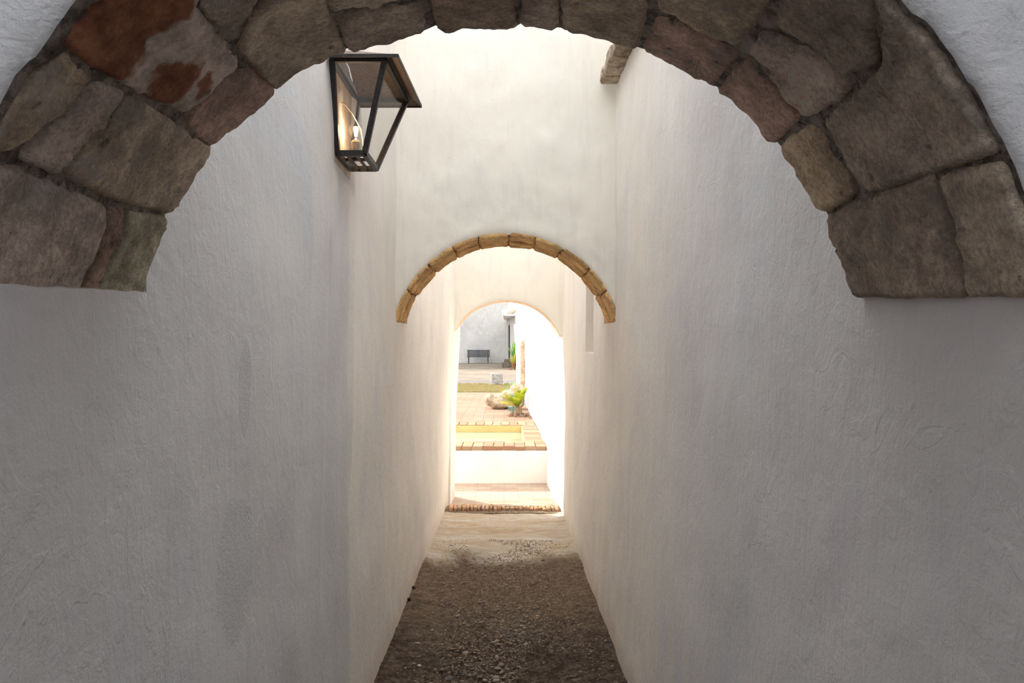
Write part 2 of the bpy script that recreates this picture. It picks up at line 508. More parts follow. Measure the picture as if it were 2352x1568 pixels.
# ------------------------------------------------------------------ arch stones
def stone(A, poly_sd, mat, color, parent, depth=0.16, edge=0.010, res=0.008, amp=0.005, lift=0.0, seed=0, name='voussoir'):
    """poly_sd: outline in (arc length, depth) on the soffit"""
    r0 = 0.67
    n = len(poly_sd); out = []
    for i in range(n):
        a = np.array(poly_sd[i]); b_ = np.array(poly_sd[(i + 1) % n])
        L = np.linalg.norm(b_ - a); k = max(1, int(L / (res * 1.2)))
        for j in range(k):
            p = a + (b_ - a) * j / k
            out.append(p)
    out = np.array(out)
    # soften corners, roughen the outline
    for _ in range(1):
        out = 0.5 * out + 0.25 * np.roll(out, 1, 0) + 0.25 * np.roll(out, -1, 0)
    c = out.mean(0)
    for i in range(len(out)):
        d = out[i] - c; L = np.linalg.norm(d) + 1e-6
        out[i] += d / L * (0.0035 * fbm(out[i][0] * 45, out[i][1] * 45, seed, 4))
    lo = out.min(0); hi = out.max(0)
    gx = np.arange(lo[0], hi[0], res); gy = np.arange(lo[1], hi[1], res)
    G = np.array([(x + (res / 2 if k % 2 else 0), y) for k, y in enumerate(gy) for x in gx])
    a = out; b2 = np.roll(out, -1, 0)
    def dist(Q):
        d = b2 - a; L2 = (d ** 2).sum(1) + 1e-12
        t = np.clip(((Q[:, None, :] - a[None]) * d[None]).sum(2) / L2[None], 0, 1)
        pr = a[None] + t[..., None] * d[None]
        return np.sqrt(((Q[:, None, :] - pr) ** 2).sum(2)).min(1)
    def inside(Q):
        x, y = Q[:, 0][:, None], Q[:, 1][:, None]
        c1 = (a[:, 1][None] > y) != (b2[:, 1][None] > y)
        xi = (b2[:, 0] - a[:, 0])[None] * (y - a[:, 1][None]) / ((b2[:, 1] - a[:, 1])[None] + 1e-12) + a[:, 0][None]
        return (np.logical_and(c1, x < xi).sum(1) % 2) == 1
    dg = dist(G); G = G[np.logical_and(inside(G), dg > res * 0.5)]
    dg = dist(G) if len(G) else np.zeros(0)
    nb = len(out)
    pts = [Vector(p) for p in out] + [Vector(p) for p in G]
    ds = [0.0] * nb + list(dg)
    vv, ee, ff, ov, oe, of = delaunay_2d_cdt(pts, [(i, (i + 1) % nb) for i in range(nb)], [], 1, 1e-6)
    if len(vv) != len(pts): ds = [0.0 if ov[i] and ov[i][0] < nb else (ds[ov[i][0]] if ov[i] else 0.0) for i in range(len(vv))]
    V = []; tilt = rnd.uniform(-.03, .03), rnd.uniform(-.02, .02)
    for p, d in zip(vv, ds):
        t = max(0.0, 1 - d / edge)
        h = 0.009 * t ** 3
        h += amp * fbm(p[0] * 11, p[1] * 11, seed * 3.3, 3) + amp * 0.55 * fbm(p[0] * 42, p[1] * 42, seed, 4)
        h += (p[0] - c[0]) * tilt[0] + (p[1] - c[1]) * tilt[1]
        V.append(A.pt(p[0] / r0, p[1], h - lift))
    Fs = [tuple(f) for f in ff]
    cnt = len(V)
    # boundary loop -> sides
    ec = {}
    for f in Fs:
        for k in range(len(f)):
            e = (f[k], f[(k + 1) % len(f)]); ec[tuple(sorted(e))] = ec.get(tuple(sorted(e)), 0) + 1
    back = {}
    def bk(i):
        if i not in back:
            back[i] = len(V); V.append(A.pt(vv[i][0] / r0, max(A.D0 + .035, min(A.D1 - .035, vv[i][1])), depth))
        return back[i]
    add = []
    for f in Fs:
        for k in range(len(f)):
            e = (f[k], f[(k + 1) % len(f)])
            if ec[tuple(sorted(e))] == 1:
                add.append((e[1], e[0], bk(e[0]), bk(e[1])))
    nf = len(Fs); Fs += add
    nxt = {q[1]: q[0] for q in add}      # close the back of the stone
    if nxt:
        st = next(iter(nxt)); loop = [st]; cur = nxt[st]
        while cur != st and len(loop) <= len(nxt) and cur in nxt:
            loop.append(cur); cur = nxt[cur]
        if cur == st and len(loop) > 2: Fs.append(tuple(back[i] for i in loop))
    o = mesh_py(name, V, Fs, mat, parent, smooth=True, color=color)
    bm = bmesh.new(); bm.from_mesh(o.data); bmesh.ops.recalc_face_normals(bm, faces=bm.faces); bm.to_mesh(o.data); bm.free()
    return o

def px_poly(A, pts, shrink=0.0):
    q = []
    for p in pts:
        phi, D = A.hit(*p)
        q.append((phi * 0.67, max(A.D0 + 0.022, min(A.D1 - 0.001, D))))
    cx = sum(a for a, _ in q) / len(q); cy_ = sum(b_ for _, b_ in q) / len(q); out = []
    for a, b_ in q:                      # stones almost touch: grow each outline a little
        L = math.hypot(a - cx, b_ - cy_) or 1
        out.append((a + (a - cx) / L * 0.0035, max(A.D0 + 0.022, min(A.D1 - 0.001, b_ + (b_ - cy_) / L * 0.0035))))
    return out

STONE_K = 2.2
TAN = (0.33, 0.28, 0.22); OLIVE = (0.29, 0.27, 0.205); GREY = (0.33, 0.285, 0.25); RED = (0.36, 0.15, 0.09)
PALE = (0.46, 0.39, 0.335); BROWN = (0.32, 0.27, 0.225); PINK = (0.35, 0.255, 0.21)
stones1 = [
 ([(301,489),(384,502),(386,530),(322,690),(212,700),(268,576)], OLIVE, 's', 0),
 ([(263,480),(297,487),(285,535),(262,585),(214,690),(190,695),(214,620),(240,570),(250,530)], PINK, 'p', 0.002),
 ([(-60,385),(53,392),(134,430),(248,475),(250,505),(223,576),(200,630),(184,700),(-60,700)], GREY, 's', 0),
 ([(147,404),(232,304),(298,225),(366,263),(491,348),(488,372),(404,487),(388,495),(312,473),(250,451),(192,428)], TAN, 's', 0.002),
 ([(54,353),(134,286),(216,190),(293,222),(223,308),(138,402),(58,370)], PALE, 'p', 0.002),
 ([(152,130),(214,179),(170,241),(125,284),(50,345),(-90,338),(-60,310),(0,285),(45,241),(103,174)], (0.33,0.27,0.20), 's', 0),
 ([(157,110),(214,40),(263,-5),(340,-80),(430,-80),(465,45),(552,130),(545,165),(425,268),(385,248),(290,195),(215,150)], RED, 'r', 0.002),
 ([(424,280),(567,160),(585,170),(643,221),(571,290),(496,341),(455,317)], PINK, 's', 0),
 ([(566,92),(600,20),(640,-80),(732,-80),(757,40),(808,134),(750,172),(647,223),(598,174),(556,122)], TAN, 's', 0.001),
 ([(440,-80),(475,40),(535,82),(590,12),(622,-80)], BROWN, 's', 0),
 ([(776,50),(965,16),(988,92),(929,106),(814,130),(801,112)], BROWN, 's', 0),
 ([(740,-80),(764,32),(860,17),(950,-8),(955,-80)], TAN, 's', 0),
 ([(985,-80),(992,3),(1003,57),(1015,91),(1098,85),(1149,80),(1187,64),(1184,3),(1182,-80)], (0.31,0.25,0.195), 's', 0),
 ([(1192,-80),(1193,63),(1281,70),(1280,-80)], BROWN, 's', 0.002),
 ([(1289,-80),(1288,64),(1298,80),(1356,89),(1407,108),(1460,118),(1478,50),(1495,-80)], TAN, 's', 0),
 ([(1510,44),(1694,125),(1634,206),(1550,165),(1474,118)], PINK, 's', 0),
 ([(1512,25),(1520,-80),(1790,-80),(1760,20),(1716,85),(1690,112),(1613,75)], (0.30,0.25,0.185), 's', 0),
 ([(1643,213),(1702,142),(1792,234),(1830,277),(1775,330),(1711,273)], PINK, 's', 0),
 ([(1720,118),(1750,80),(1850,122),(1930,170),(1955,195),(1918,235),(1848,272),(1792,222)], PALE, 'p', 0.002),
 ([(1785,338),(1841,300),(1870,297),(1958,447),(1890,490),(1863,474),(1828,416)], (0.42,0.34,0.25), 's', 0.002),
 ([(1812,-80),(1766,60),(1860,112),(1943,165),(2000,155),(2012,0),(2030,-80)], BROWN, 'p', 0.002),
 ([(2042,-80),(2045,0),(2106,40),(2180,150),(2310,322),(2300,348),(2150,392),(1992,450),(1968,430),(1878,288),(1900,252),(1945,234),(2020,165),(2024,60)], (0.36,0.31,0.26), 'p', 0),
 ([(1998,458),(2132,405),(2172,492),(2203,626),(2200,684),(1955,684),(1897,537),(1892,499),(1962,467)], (0.35,0.295,0.245), 'p', 0),
 ([(2147,416),(2312,370),(2380,480),(2460,560),(2460,676),(2210,684),(2190,537)], (0.37,0.32,0.26), 's', 0),
]
def red_mat():
    b = NB('stone_red_flaked')
    f = b.noise(14, 7, 0.75, dist=0.8)
    def blob(px, py, r, sx=1.0):
        phi, D = A1.hit(px, py); c = A1.pt(phi, D)
        w = b.n('ShaderNodeTexNoise'); b.l(b.co, w.inputs['Vector']); w.inputs['Scale'].default_value = 13; w.inputs['Detail'].default_value = 6
        va = b.n('ShaderNodeVectorMath'); va.operation = 'MULTIPLY_ADD'; b.l(w.outputs['Color'], va.inputs[0]); va.inputs[1].default_value = (.10, .10, .10); b.l(b.co, va.inputs[2])
        sb = b.n('ShaderNodeVectorMath'); sb.operation = 'DISTANCE'; b.l(va.outputs[0], sb.inputs[0]); sb.inputs[1].default_value = c + Vector((.05, .05, .05))
        return b.ramp(sb.outputs['Value'], r + 0.006, r - 0.006)
    m = b.math('MAXIMUM', blob(240, 130, 0.075), blob(270, 40, 0.085))
    m = b.math('MAXIMUM', m, blob(340, 10, 0.07)); m = b.math('MAXIMUM', m, blob(400, 185, 0.045)); m = b.math('MAXIMUM', m, blob(470, 190, 0.022))
    red = b.mix(b.ramp(b.noise(6, 5, 0.65), 0.3, 0.7), (0.30, 0.12, 0.075), (0.44, 0.20, 0.12))
    col = b.mix(m, (0.72, 0.60, 0.52), red)
    fine = b.noise(80, 6, 0.8)
    col = b.mul(col, b.mix(fine, (0.62, 0.62, 0.62), (1.35, 1.35, 1.35)))
    col = b.mul(col, b.mix(b.ramp(b.noise(18, 7, .75), .35, .65), (0.6, 0.57, 0.55), (1.3, 1.3, 1.3)))
    h = b.math('MULTIPLY', fine, 0.005)
    h = b.math('MULTIPLY_ADD', m, -0.004, h)
    h = b.math('MULTIPLY_ADD', f, 0.016, h)
    return b.fin(col, 0.95, b.bump(h, 1, 1), 0.1)
M_red = red_mat()
mats = {'s': M_stone, 'p': M_pale, 'r': M_red}
arch1 = empty('stone_arch', (0, 0.905, A1.zs))
tag(arch1, 'large dark weathered stone and brick arch overhead in the foreground', 'arch')
for i, (pts, colr, mk, lift) in enumerate(stones1):
    o = stone(A1, px_poly(A1, pts), mats[mk], tuple(c * STONE_K for c in colr), None, lift=lift, seed=i + 1, amp=0.006 if mk == 's' else 0.008,
              name='voussoir' if mk != 'p' else 'rough_voussoir')
    o.parent = arch1; o.matrix_parent_inverse = arch1.matrix_world.inverted()
    o.matrix_parent_inverse = Matrix.Translation((0, -0.905, -A1.zs))
    if mk == 'r': o['label'] = 'rusty red stone with pale flaked patches'

arch2 = empty('stone_arch', (0, 4.65, A2.zs))
tag(arch2, 'smaller ochre brick arch halfway down the passage under the cream wall', 'arch')
joints = [(920,736),(949,676),(997,622),(1046,582),(1099,553),(1169,545),(1230,554),(1287,579),(1347,627),(1378,678),(1404,735)]
phis = []
for (px, py) in joints:
    x = (px - VX) * 4.65 / F; z = (HY - py) * 4.65 / F
    phis.append(math.atan2(x - A2.cx, z - A2.cz))
phis[0] -= 0.035; phis[-1] += 0.035
OC = [(1.0,0.66,0.31),(1.05,0.72,0.35),(0.94,0.60,0.28),(1.0,0.66,0.33)]
ii = 0
for a, b_ in zip(phis, phis[1:]):
    g = 0.0025; mid = rnd.uniform(0.42, 0.58)
    for (d0, d1) in ((0.0, mid), (mid, 1.0)):
        j0 = rnd.uniform(-.008, .008); j1 = rnd.uniform(-.008, .008)
        sa, sb = a * 0.67 + g, b_ * 0.67 - g
        y0 = 4.655 + 0.54 * d0 + (.006 if d0 else 0); y1 = 4.655 + 0.54 * d1 - (.006 if d1 < 1 else 0)
        poly = [(sa + j0, y0), (sb + j1, y0), (sb - j1, y1), (sa - j0, y1)]
        ii += 1
        o = stone(A2, poly, M_stone2, OC[ii % 4], None, depth=0.12, res=0.013, edge=0.010, amp=0.005, seed=ii + 50, lift=rnd.uniform(-.004, .004))
        o.parent = arch2
        o.matrix_parent_inverse = Matrix.Translation((0, -4.65, -A2.zs))

# ------------------------------------------------------------------ floor of the passage
def floor_mat():
    b = NB('earth_floor')
    sep = b.n('ShaderNodeSeparateXYZ'); b.l(b.co, sep.inputs[0])
    n1 = b.noise(1.6, 6, 0.65, dist=0.5); n2 = b.noise(14, 6, 0.75); n3 = b.noise(75, 5, 0.7); n4 = b.noise(42, 6, 0.8)
    wave = b.noise(1.0, 6, 0.7, co=b.map((1.6, 5.5, 1)), dist=1.2)
    yy = b.math('ADD', sep.outputs['Y'], b.math('MULTIPLY', b.math('SUBTRACT', b.noise(1.0, 5, 0.6, co=b.map((2.0, 1.1, 1)), dist=.6), 0.5), 1.9))
    dirt = b.mix(b.ramp(n2, 0.36, 0.64), (0.10, 0.068, 0.048), (0.255, 0.185, 0.135))
    dirt = b.mix(b.ramp(n1, 0.50, 0.60), dirt, (0.20, 0.175, 0.155))
    dirt = b.mul(dirt, b.mix(b.ramp(n4, 0.35, 0.65), (0.45, 0.43, 0.42), (1.5, 1.5, 1.5)))  # hollows of the grit bump darkened: cavity shade painted into the colour
    mid = b.mix(b.ramp(n2, 0.3, 0.7), (0.22, 0.15, 0.10), (0.41, 0.305, 0.21))
    mid = b.mul(mid, b.mix(b.ramp(n4, 0.35, 0.65), (0.62, 0.60, 0.58), (1.3, 1.3, 1.3)))  # weaker painted shade in the same hollows
    conc = b.mix(b.ramp(wave, 0.38, 0.62), (0.42, 0.32, 0.21), (0.56, 0.50, 0.43))
    col = b.mix(b.ramp(yy, 4.3, 5.6), dirt, mid)
    col = b.mix(b.ramp(yy, 6.35, 6.7), col, conc)
    edge = b.ramp(b.math('ABSOLUTE', b.math('SUBTRACT', wave, 0.56)), 0.012, 0.0)
    far = b.ramp(yy, 5.8, 6.4)
    col = b.mix(b.math('MULTIPLY', b.math('MULTIPLY', edge, far), 0.45), col, (0.20, 0.14, 0.09))
    gritmask = b.ramp(yy, 7.0, 6.3)
    h = b.math('MULTIPLY', b.math('MULTIPLY', n4, gritmask), 0.035)
    h = b.math('MULTIPLY_ADD', n3, 0.006, h)
    h = b.math('MULTIPLY_ADD', b.ramp(yy, 6.62, 6.66), 0.012, h)
    h = b.math('MULTIPLY_ADD', b.ramp(wave, .555, .565), 0.010, h)
    return b.fin(col, 0.93, b.bump(h, 1.0, 1.0), 0.15)
M_floor = floor_mat()
def floor_h(x, D):
    h = zF(D)
    r = 1 - sm((D - 6.4) / 0.5)
    c = sm(1 - (abs(x + 0.02) - 0.25) / 0.3)
    h += 0.014 * fbm(x * 3, D * 2.2, 0.5, 4) + 0.015 * r * c * fbm(x * 26, D * 18, 2.5, 4) + 0.006 * r * fbm(x * 60, D * 45, 5.5, 3) - 0.018 * r * c * sm((4.9 - abs(D - 5.0)) / 2)
    h += 0.035 * (sm((abs(x) - 0.52) / 0.12)) * (0.6 + 0.4 * fbm(D * 3, x, 4, 2)) * 0.5
    return h
xs = lin(-0.72, 0.72, 0.010)
Ds = lin(-3, 3.4, 0.2) + lin(3.4, 7.2, 0.012)[1:] + lin(7.2, 8.62, 0.03)[1:]
V = [(x, D, floor_h(x, D)) for D in Ds for x in xs]
nx = len(xs)
Fs = [(i * nx + j, i * nx + j + 1, (i + 1) * nx + j + 1, (i + 1) * nx + j) for i in range(len(Ds) - 1) for j in range(nx - 1)]
tag(mesh_py('floor', V, Fs, M_floor, smooth=True), kind='structure')

# ------------------------------------------------------------------ pebbles pressed into the earth
def pebble_mesh(seed, sub=2):
    bm = bmesh.new(); bmesh.ops.create_icosphere(bm, subdivisions=sub, radius=1.0)
    r2 = random.Random(seed); sx, sy, sz = 1.0, r2.uniform(0.55, 0.8), r2.uniform(0.32, 0.5)
    for v in bm.verts:
        k = 1 + 0.22 * noise.noise(v.co * 1.1 + Vector((seed, 0, 0)))
        v.co = Vector((v.co.x * sx * k, v.co.y * sy * k, v.co.z * sz * k))
    return bm
def peb_mat():
    b = NB('pebble_stone')
    oi = b.n('ShaderNodeObjectInfo').outputs['Color']
    f = b.noise(90, 4, 0.6)
    return b.fin(b.mul(oi, b.mix(f, (0.75, .75, .75), (1.2, 1.2, 1.2))), 0.75, b.bump(f, 0.002, 0.6), 0.25)
M_peb = peb_mat()
protos = []
PC = [(0.24,0.185,0.14),(0.33,0.26,0.195),(0.26,0.21,0.17),(0.38,0.31,0.24),(0.26,0.23,0.20),(0.30,0.20,0.14)]
for s in range(6):
    o = obj('pebble', pebble_mesh(s), M_peb, smooth=True)
    protos.append(o)
named = [  # px, py, size(px), colour, label
 (1032,1549,20,(0.13,0.125,0.13),'dark bluish grey pebble near the bottom edge of the earth floor'),
 (1143,1531,17,(0.34,0.28,0.22),'long tan pebble lying tilted in the middle of the earth floor'),
 (963,1527,11,(0.62,0.60,0.56),'small whitish pebble by the left wall near the bottom of the picture'),
 (1222,1561,16,(0.29,0.25,0.21),'rounded grey pebble at the bottom edge right of the middle'),
 (1052,1406,12,(0.42,0.34,0.26),'pale flat pebble lying alone on the left half of the earth floor'),
 (1141,1500,12,(0.36,0.28,0.21),'narrow upright pebble in the lower middle of the earth floor'),
]
spots = []
for (px, py, s, c, lb) in named:
    D = 1.6 * F / (py - 838.0); spots.append(((px - VX) * D / F, D, s * D / F / 2, c, lb))
tries = 0
while len(spots) < 290 and tries < 9000:
    tries += 1
    D = 3.8 + 3.4 * rnd.random() ** 1.7
    x = rnd.gauss(0.0, 0.24)
    if abs(x) > 0.55: continue
    if x > 0.15 and D < 5.0 and rnd.random() < 0.5: continue
    if fbm(x * 3, D * 1.5, 8.0, 3) < -0.15: continue
    s = rnd.choice([0.006, 0.008, 0.010, 0.013, 0.017])
    if D < 4.7 and rnd.random() < 0.5: s *= 1.4
    if any((x - q[0]) ** 2 + (D - q[1]) ** 2 < (s + q[2]) ** 2 * 1.2 for q in spots): continue
    spots.append((x, D, s, rnd.choice(PC), None))
for i, (x, D, s, c, lb) in enumerate(spots):
    if i < 6: o = protos[i]
    else:
        o = protos[rnd.randrange(6)].copy(); COL.objects.link(o)
    o.location = (x, D, floor_h(x, D) + s * 0.28)
    o.scale = (s, s, s)
    o.rotation_euler = (rnd.uniform(-.25, .25), rnd.uniform(-.25, .25), rnd.uniform(-0.7, 0.7) if not lb or 'upright' not in lb else 1.2)
    o.color = (*c, 1)
    if lb: tag(o, lb, 'pebble', 'pebbles with a look of their own on the passage floor')
    else: tag(o, 'small brown pebble half sunk in the rough earth floor of the passage', 'pebble', 'pebbles pressed into the earth floor')
# fine grit nobody could count
bm = bmesh.new()
for i in range(9000):
    D = 3.7 + 3.6 * rnd.random() ** 1.1; x = rnd.gauss(0, 0.27)
    if abs(x) > 0.6 or fbm(x * 3, D * 1.5, 8.0, 3) < -0.3: continue
    s = rnd.uniform(0.0022, 0.0075)
    z = floor_h(x, D)
    vs = bmesh.ops.create_icosphere(bm, subdivisions=1, radius=s)['verts'] if i % 6 == 0 else None
    if vs is None:
        c = Vector((x, D, z + s * .3)); a = rnd.uniform(0, 3)
        pv = [c + Vector((math.cos(a + k * 2.09) * s * 1.3, math.sin(a + k * 2.09) * s, -s * .5)) for k in range(3)] + [c + Vector((rnd.uniform(-.4, .4) * s, rnd.uniform(-.4, .4) * s, s * .6))]
        pv = [bm.verts.new(p) for p in pv]
        for t in ((0, 1, 3), (1, 2, 3), (2, 0, 3), (0, 2, 1)): bm.faces.new([pv[k] for k in t])
    else:
        for v in vs: v.co = Vector((v.co.x * 1.3 + x, v.co.y + D, v.co.z * .6 + z + s * .2))
M_grit = simple('grit', (0.33, 0.255, 0.195), 0.9, var=0.4, scale=25)
tag(obj('gravel', bm, M_grit), 'fine brown grit scattered over the earth floor of the passage', 'gravel', kind='stuff')
# dark stones against the left wall
for k, (px, py, s, lb) in enumerate([(946,1357,0.017,'small black stone at the foot of the left wall, the farther of the two'),
                         (931,1384,0.019,'small black stone at the foot of the left wall, the nearer of the two')]):
    D = 1.6 * F / (py - 838.0); x = (px - VX) * D / F
    o = obj('stone_chip', pebble_mesh(20 + k, 1), M_peb, color=(0.04, 0.035, 0.035))
    o.scale = (s, s, s * 1.6); o.location = (max(x, xL(D, -1.7) + 0.012), D, floor_h(x, D) + s * 0.45); o.rotation_euler = (0.2, 0.4, k)
    tag(o, lb, 'stone')

# ------------------------------------------------------------------ threshold
ZB = -1.87
def brick_paving(name, c1, c2, mortar, sx, sy, rot=False, gap=0.03):
    b = NB(name)
    n = b.n('ShaderNodeTexBrick')
    co = b.map((sx, sy, 1))
    wob = b.n('ShaderNodeTexNoise'); b.l(b.co, wob.inputs['Vector']); wob.inputs['Scale'].default_value = 5
    va = b.n('ShaderNodeVectorMath'); va.operation = 'MULTIPLY_ADD'; b.l(wob.outputs['Color'], va.inputs[0]); va.inputs[1].default_value = (0.06, 0.25, 0); b.l(co, va.inputs[2])
    b.l(va.outputs[0], n.inputs['Vector'])
    n.inputs['Scale'].default_value = 1.0; n.inputs['Brick Width'].default_value = 1.0; n.inputs['Row Height'].default_value = 1.0
    n.inputs['Mortar Size'].default_value = gap; n.inputs['Mortar Smooth'].default_value = 0.3
    n.inputs['Color1'].default_value = (*c1, 1); n.inputs['Color2'].default_value = (*c2, 1); n.inputs['Mortar'].default_value = (*mortar, 1)
    n.inputs['Bias'].default_value = -0.3
    f = b.noise(12, 5, 0.65)
    col = b.mul(n.outputs['Color'], b.mix(f, (0.78, 0.78, 0.78), (1.2, 1.2, 1.2)))
    h = b.math('MULTIPLY_ADD', n.outputs['Fac'], -0.012, b.math('MULTIPLY', f, 0.012))
    return b.fin(col, 0.9, b.bump(h, 1.0, 1.0), 0.15)
M_pav = brick_paving('brick_paving_lower', (0.45,0.36,0.285), (0.38,0.25,0.185), (0.40,0.315,0.24), 2.9, 9.5, gap=0.02)
M_deck = brick_paving('brick_paving_deck', (0.31,0.205,0.145), (0.285,0.135,0.09), (0.23,0.165,0.12), 2.6, 4.6)
def slab(name, x0, x1, y0, y1, z, th, mat, kind='structure'):
    bm = bmesh.new(); add_box(bm, ((x0 + x1) / 2, (y0 + y1) / 2, z - th / 2), (x1 - x0, y1 - y0, th))
    return tag(obj(name, bm, mat), kind=kind)
slab('floor_outside', -9, 0.7, 8.98, 10.6, ZB, 0.2, M_pav)
th = empty('threshold', (-0.02, 8.8, ZB))
tag(th, 'worn row of small bricks set on edge across the end of the passage', 'threshold')
M_brick = stone_mat('brick_worn', 0.8, warm=(0.66, 0.52, 0.40))
bm = bmesh.new(); add_box(bm, (0, 0, -0.01), (1.28, 0.40, 0.06))
obj('mortar_bed', bm, mortar_mat('mortar_sand', (0.42,0.33,0.24), (0.48,0.38,0.28), (0.25,0.18,0.12)), th)
x = -0.60
while x < 0.60:
    w = rnd.uniform(0.034, 0.052)
    left = x < -0.1
    bm = bmesh.new()
    L = 0.20 if left or x > 0.42 else rnd.uniform(0.07, 0.13)
    yc = -0.02 if L > 0.19 else -0.03
    vs = add_box(bm, (0, 0, 0), (w - 0.008, L, 0.05), Matrix.Rotation(rnd.uniform(-.08, .08), 3, 'Z'), 0.010)
    bmesh.ops.subdivide_edges(bm, edges=bm.edges, cuts=1)
    for v in bm.verts: v.co += Vector((1, 1, 1)) * 0.004 * noise.noise(v.co * 30 + Vector((x * 40, 0, 0)))
    bmesh.ops.translate(bm, vec=(x + w / 2, yc, 0.018 + rnd.uniform(0, .012) + (0.008 if left else 0)), verts=bm.verts)
    obj('brick', bm, M_brick, th, smooth=True, color=rnd.choice([(0.56,0.33,0.20),(0.60,0.40,0.26),(0.50,0.36,0.24),(0.62,0.36,0.22)]))
    x += w
bm = bmesh.new(); add_box(bm, (0.13, 0.13, 0.025), (0.72, 0.10, 0.03), None, 0.01)
obj('cement_lip', bm, simple('cement', (0.42, 0.34, 0.26), 0.95, var=.2, scale=18, bump=.004), th, smooth=False)

# ------------------------------------------------------------------ courtyard ground
ZD = -1.385
def ground_mat():
    b = NB('courtyard_ground')
    sep = b.n('ShaderNodeSeparateXYZ'); b.l(b.co, sep.inputs[0])
    f = b.noise(1.0, 6, 0.7, co=b.map((1.2, 0.8, 1))); g = b.noise(6, 5, 0.7)
    yy = b.math('ADD', sep.outputs['Y'], b.math('MULTIPLY', b.math('SUBTRACT', b.noise(0.7, 5, 0.7), 0.5), 1.6))
    col = b.mix(b.ramp(f, 0.35, 0.65), (0.26, 0.215, 0.165), (0.19, 0.155, 0.118))
    col = b.mul(col, b.mix(g, (0.7, 0.7, 0.7), (1.25, 1.25, 1.25)))
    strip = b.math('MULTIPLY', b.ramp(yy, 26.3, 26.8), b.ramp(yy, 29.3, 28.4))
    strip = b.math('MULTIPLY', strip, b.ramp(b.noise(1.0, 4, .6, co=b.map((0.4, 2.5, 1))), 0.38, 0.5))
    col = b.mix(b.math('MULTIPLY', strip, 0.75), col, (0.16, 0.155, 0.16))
    return b.fin(col, 0.95, b.bump(g, 0.03, 1.0), 0.1)
M_ground = ground_mat()
slab('courtyard_ground', -32, 12, 26.0, 60, ZD - 0.02, 0.2, M_ground)
bm = bmesh.new()
add_box(bm, (-4.15, 20.05, ZD - 0.115), (9.7, 12.9, 0.2)); add_box(bm, (-13, 11.3, ZD - 0.115), (8.0, 4.6, 0.2))
tag(obj('pool_deck', bm, M_deck), kind='structure')

# ------------------------------------------------------------------ pool
PX0, PX1, PY0, PY1 = -4.0, 0.27, 11.10, 13.2
pool = empty('pool', (-1.8, 12.1, ZB))
def sub(name, bm, mat, par, off, **k):
    bmesh.ops.translate(bm, vec=(-off[0], -off[1], -off[2]), verts=bm.verts)
    return obj(name, bm, mat, par, **k)
PO = (-1.8, 12.1, ZB)
tag(pool, 'small raised plunge pool with pale green water and brick coping', 'pool')
M_yel = simple('pool_wall_yellow', (0.52, 0.39, 0.17), 0.6, var=0.08, scale=3, bump=0.0)
M_pfl = simple('pool_floor_pale', (0.82, 0.86, 0.74), 0.6, var=0.12, scale=4, bump=0.0)
M_stepg = simple('pool_step_green', (0.16, 0.36, 0.18), 0.6, var=0.1, scale=4, bump=0.0)
bm = bmesh.new()      # masonry front and right side
add_box(bm, (-3.245, 10.66, (ZB + ZD - 0.055) / 2), (7.6, 0.3, ZD - 0.055 - ZB)) 
sub('pool_wall', bm, M_wo, pool, PO)
bm = bmesh.new()
zt, zb = ZD - 0.01, ZD - 0.45
def quad(bm, pts): bm.faces.new([bm.verts.new(p) for p in pts])
add_box(bm, ((PX0 + PX1) / 2, PY1 + 0.04, (zt + zb) / 2), (PX1 - PX0 + .16, 0.08, zt - zb))
add_box(bm, ((PX0 + PX1) / 2, PY0 - 0.04, (zt + zb) / 2), (PX1 - PX0 + .16, 0.08, zt - zb))
add_box(bm, (PX1 + 0.04, (PY0 + PY1) / 2, (zt + zb) / 2), (0.08, PY1 - PY0, zt - zb))
add_box(bm, (PX0 - 0.04, (PY0 + PY1) / 2, (zt + zb) / 2), (0.08, PY1 - PY0, zt - zb))
sub('basin_wall', bm, M_yel, pool, PO)
bm = bmesh.new(); add_box(bm, ((PX0 + PX1) / 2, (PY0 + PY1) / 2, zb), (PX1 - PX0, PY1 - PY0, 0.06))
sub('basin_floor', bm, M_pfl, pool, PO)
bm = bmesh.new(); add_box(bm, (-2.0, 11.36, ZD - 0.285), (3.3, 0.5, 0.30))
sub('pool_step', bm, M_stepg, pool, PO)
def water_mat():
    b = NB('pool_water')
    df = b.n('ShaderNodeBsdfDiffuse'); df.inputs[0].default_value = (0.47, 0.52, 0.38, 1)
    tr = b.n('ShaderNodeBsdfTransparent'); tr.inputs[0].default_value = (0.90, 0.96, 0.84, 1)
    gl = b.n('ShaderNodeBsdfGlossy'); gl.inputs['Roughness'].default_value = 0.05
    fr = b.n('ShaderNodeFresnel'); fr.inputs[0].default_value = 1.15
    m1 = b.n('ShaderNodeMixShader'); m1.inputs[0].default_value = 0.42
    b.l(df.outputs[0], m1.inputs[1]); b.l(tr.outputs[0], m1.inputs[2])
    mx = b.n('ShaderNodeMixShader')
    bp = b.bump(b.noise(7, 3, 0.5), 0.004, 1.0)
    b.l(bp, gl.inputs['Normal']); b.l(bp, fr.inputs['Normal'])
    b.l(fr.outputs[0], mx.inputs[0]); b.l(m1.outputs[0], mx.inputs[1]); b.l(gl.outputs[0], mx.inputs[2])
    b.l(mx.outputs[0], b.out.inputs[0])
    return b.m
bm = bmesh.new()
quad(bm, [(PX0, PY0, ZD - 0.115), (PX1, PY0, ZD - 0.115), (PX1, PY1, ZD - 0.115), (PX0, PY1, ZD - 0.115)])
sub('water', bm, water_mat(), pool, PO)
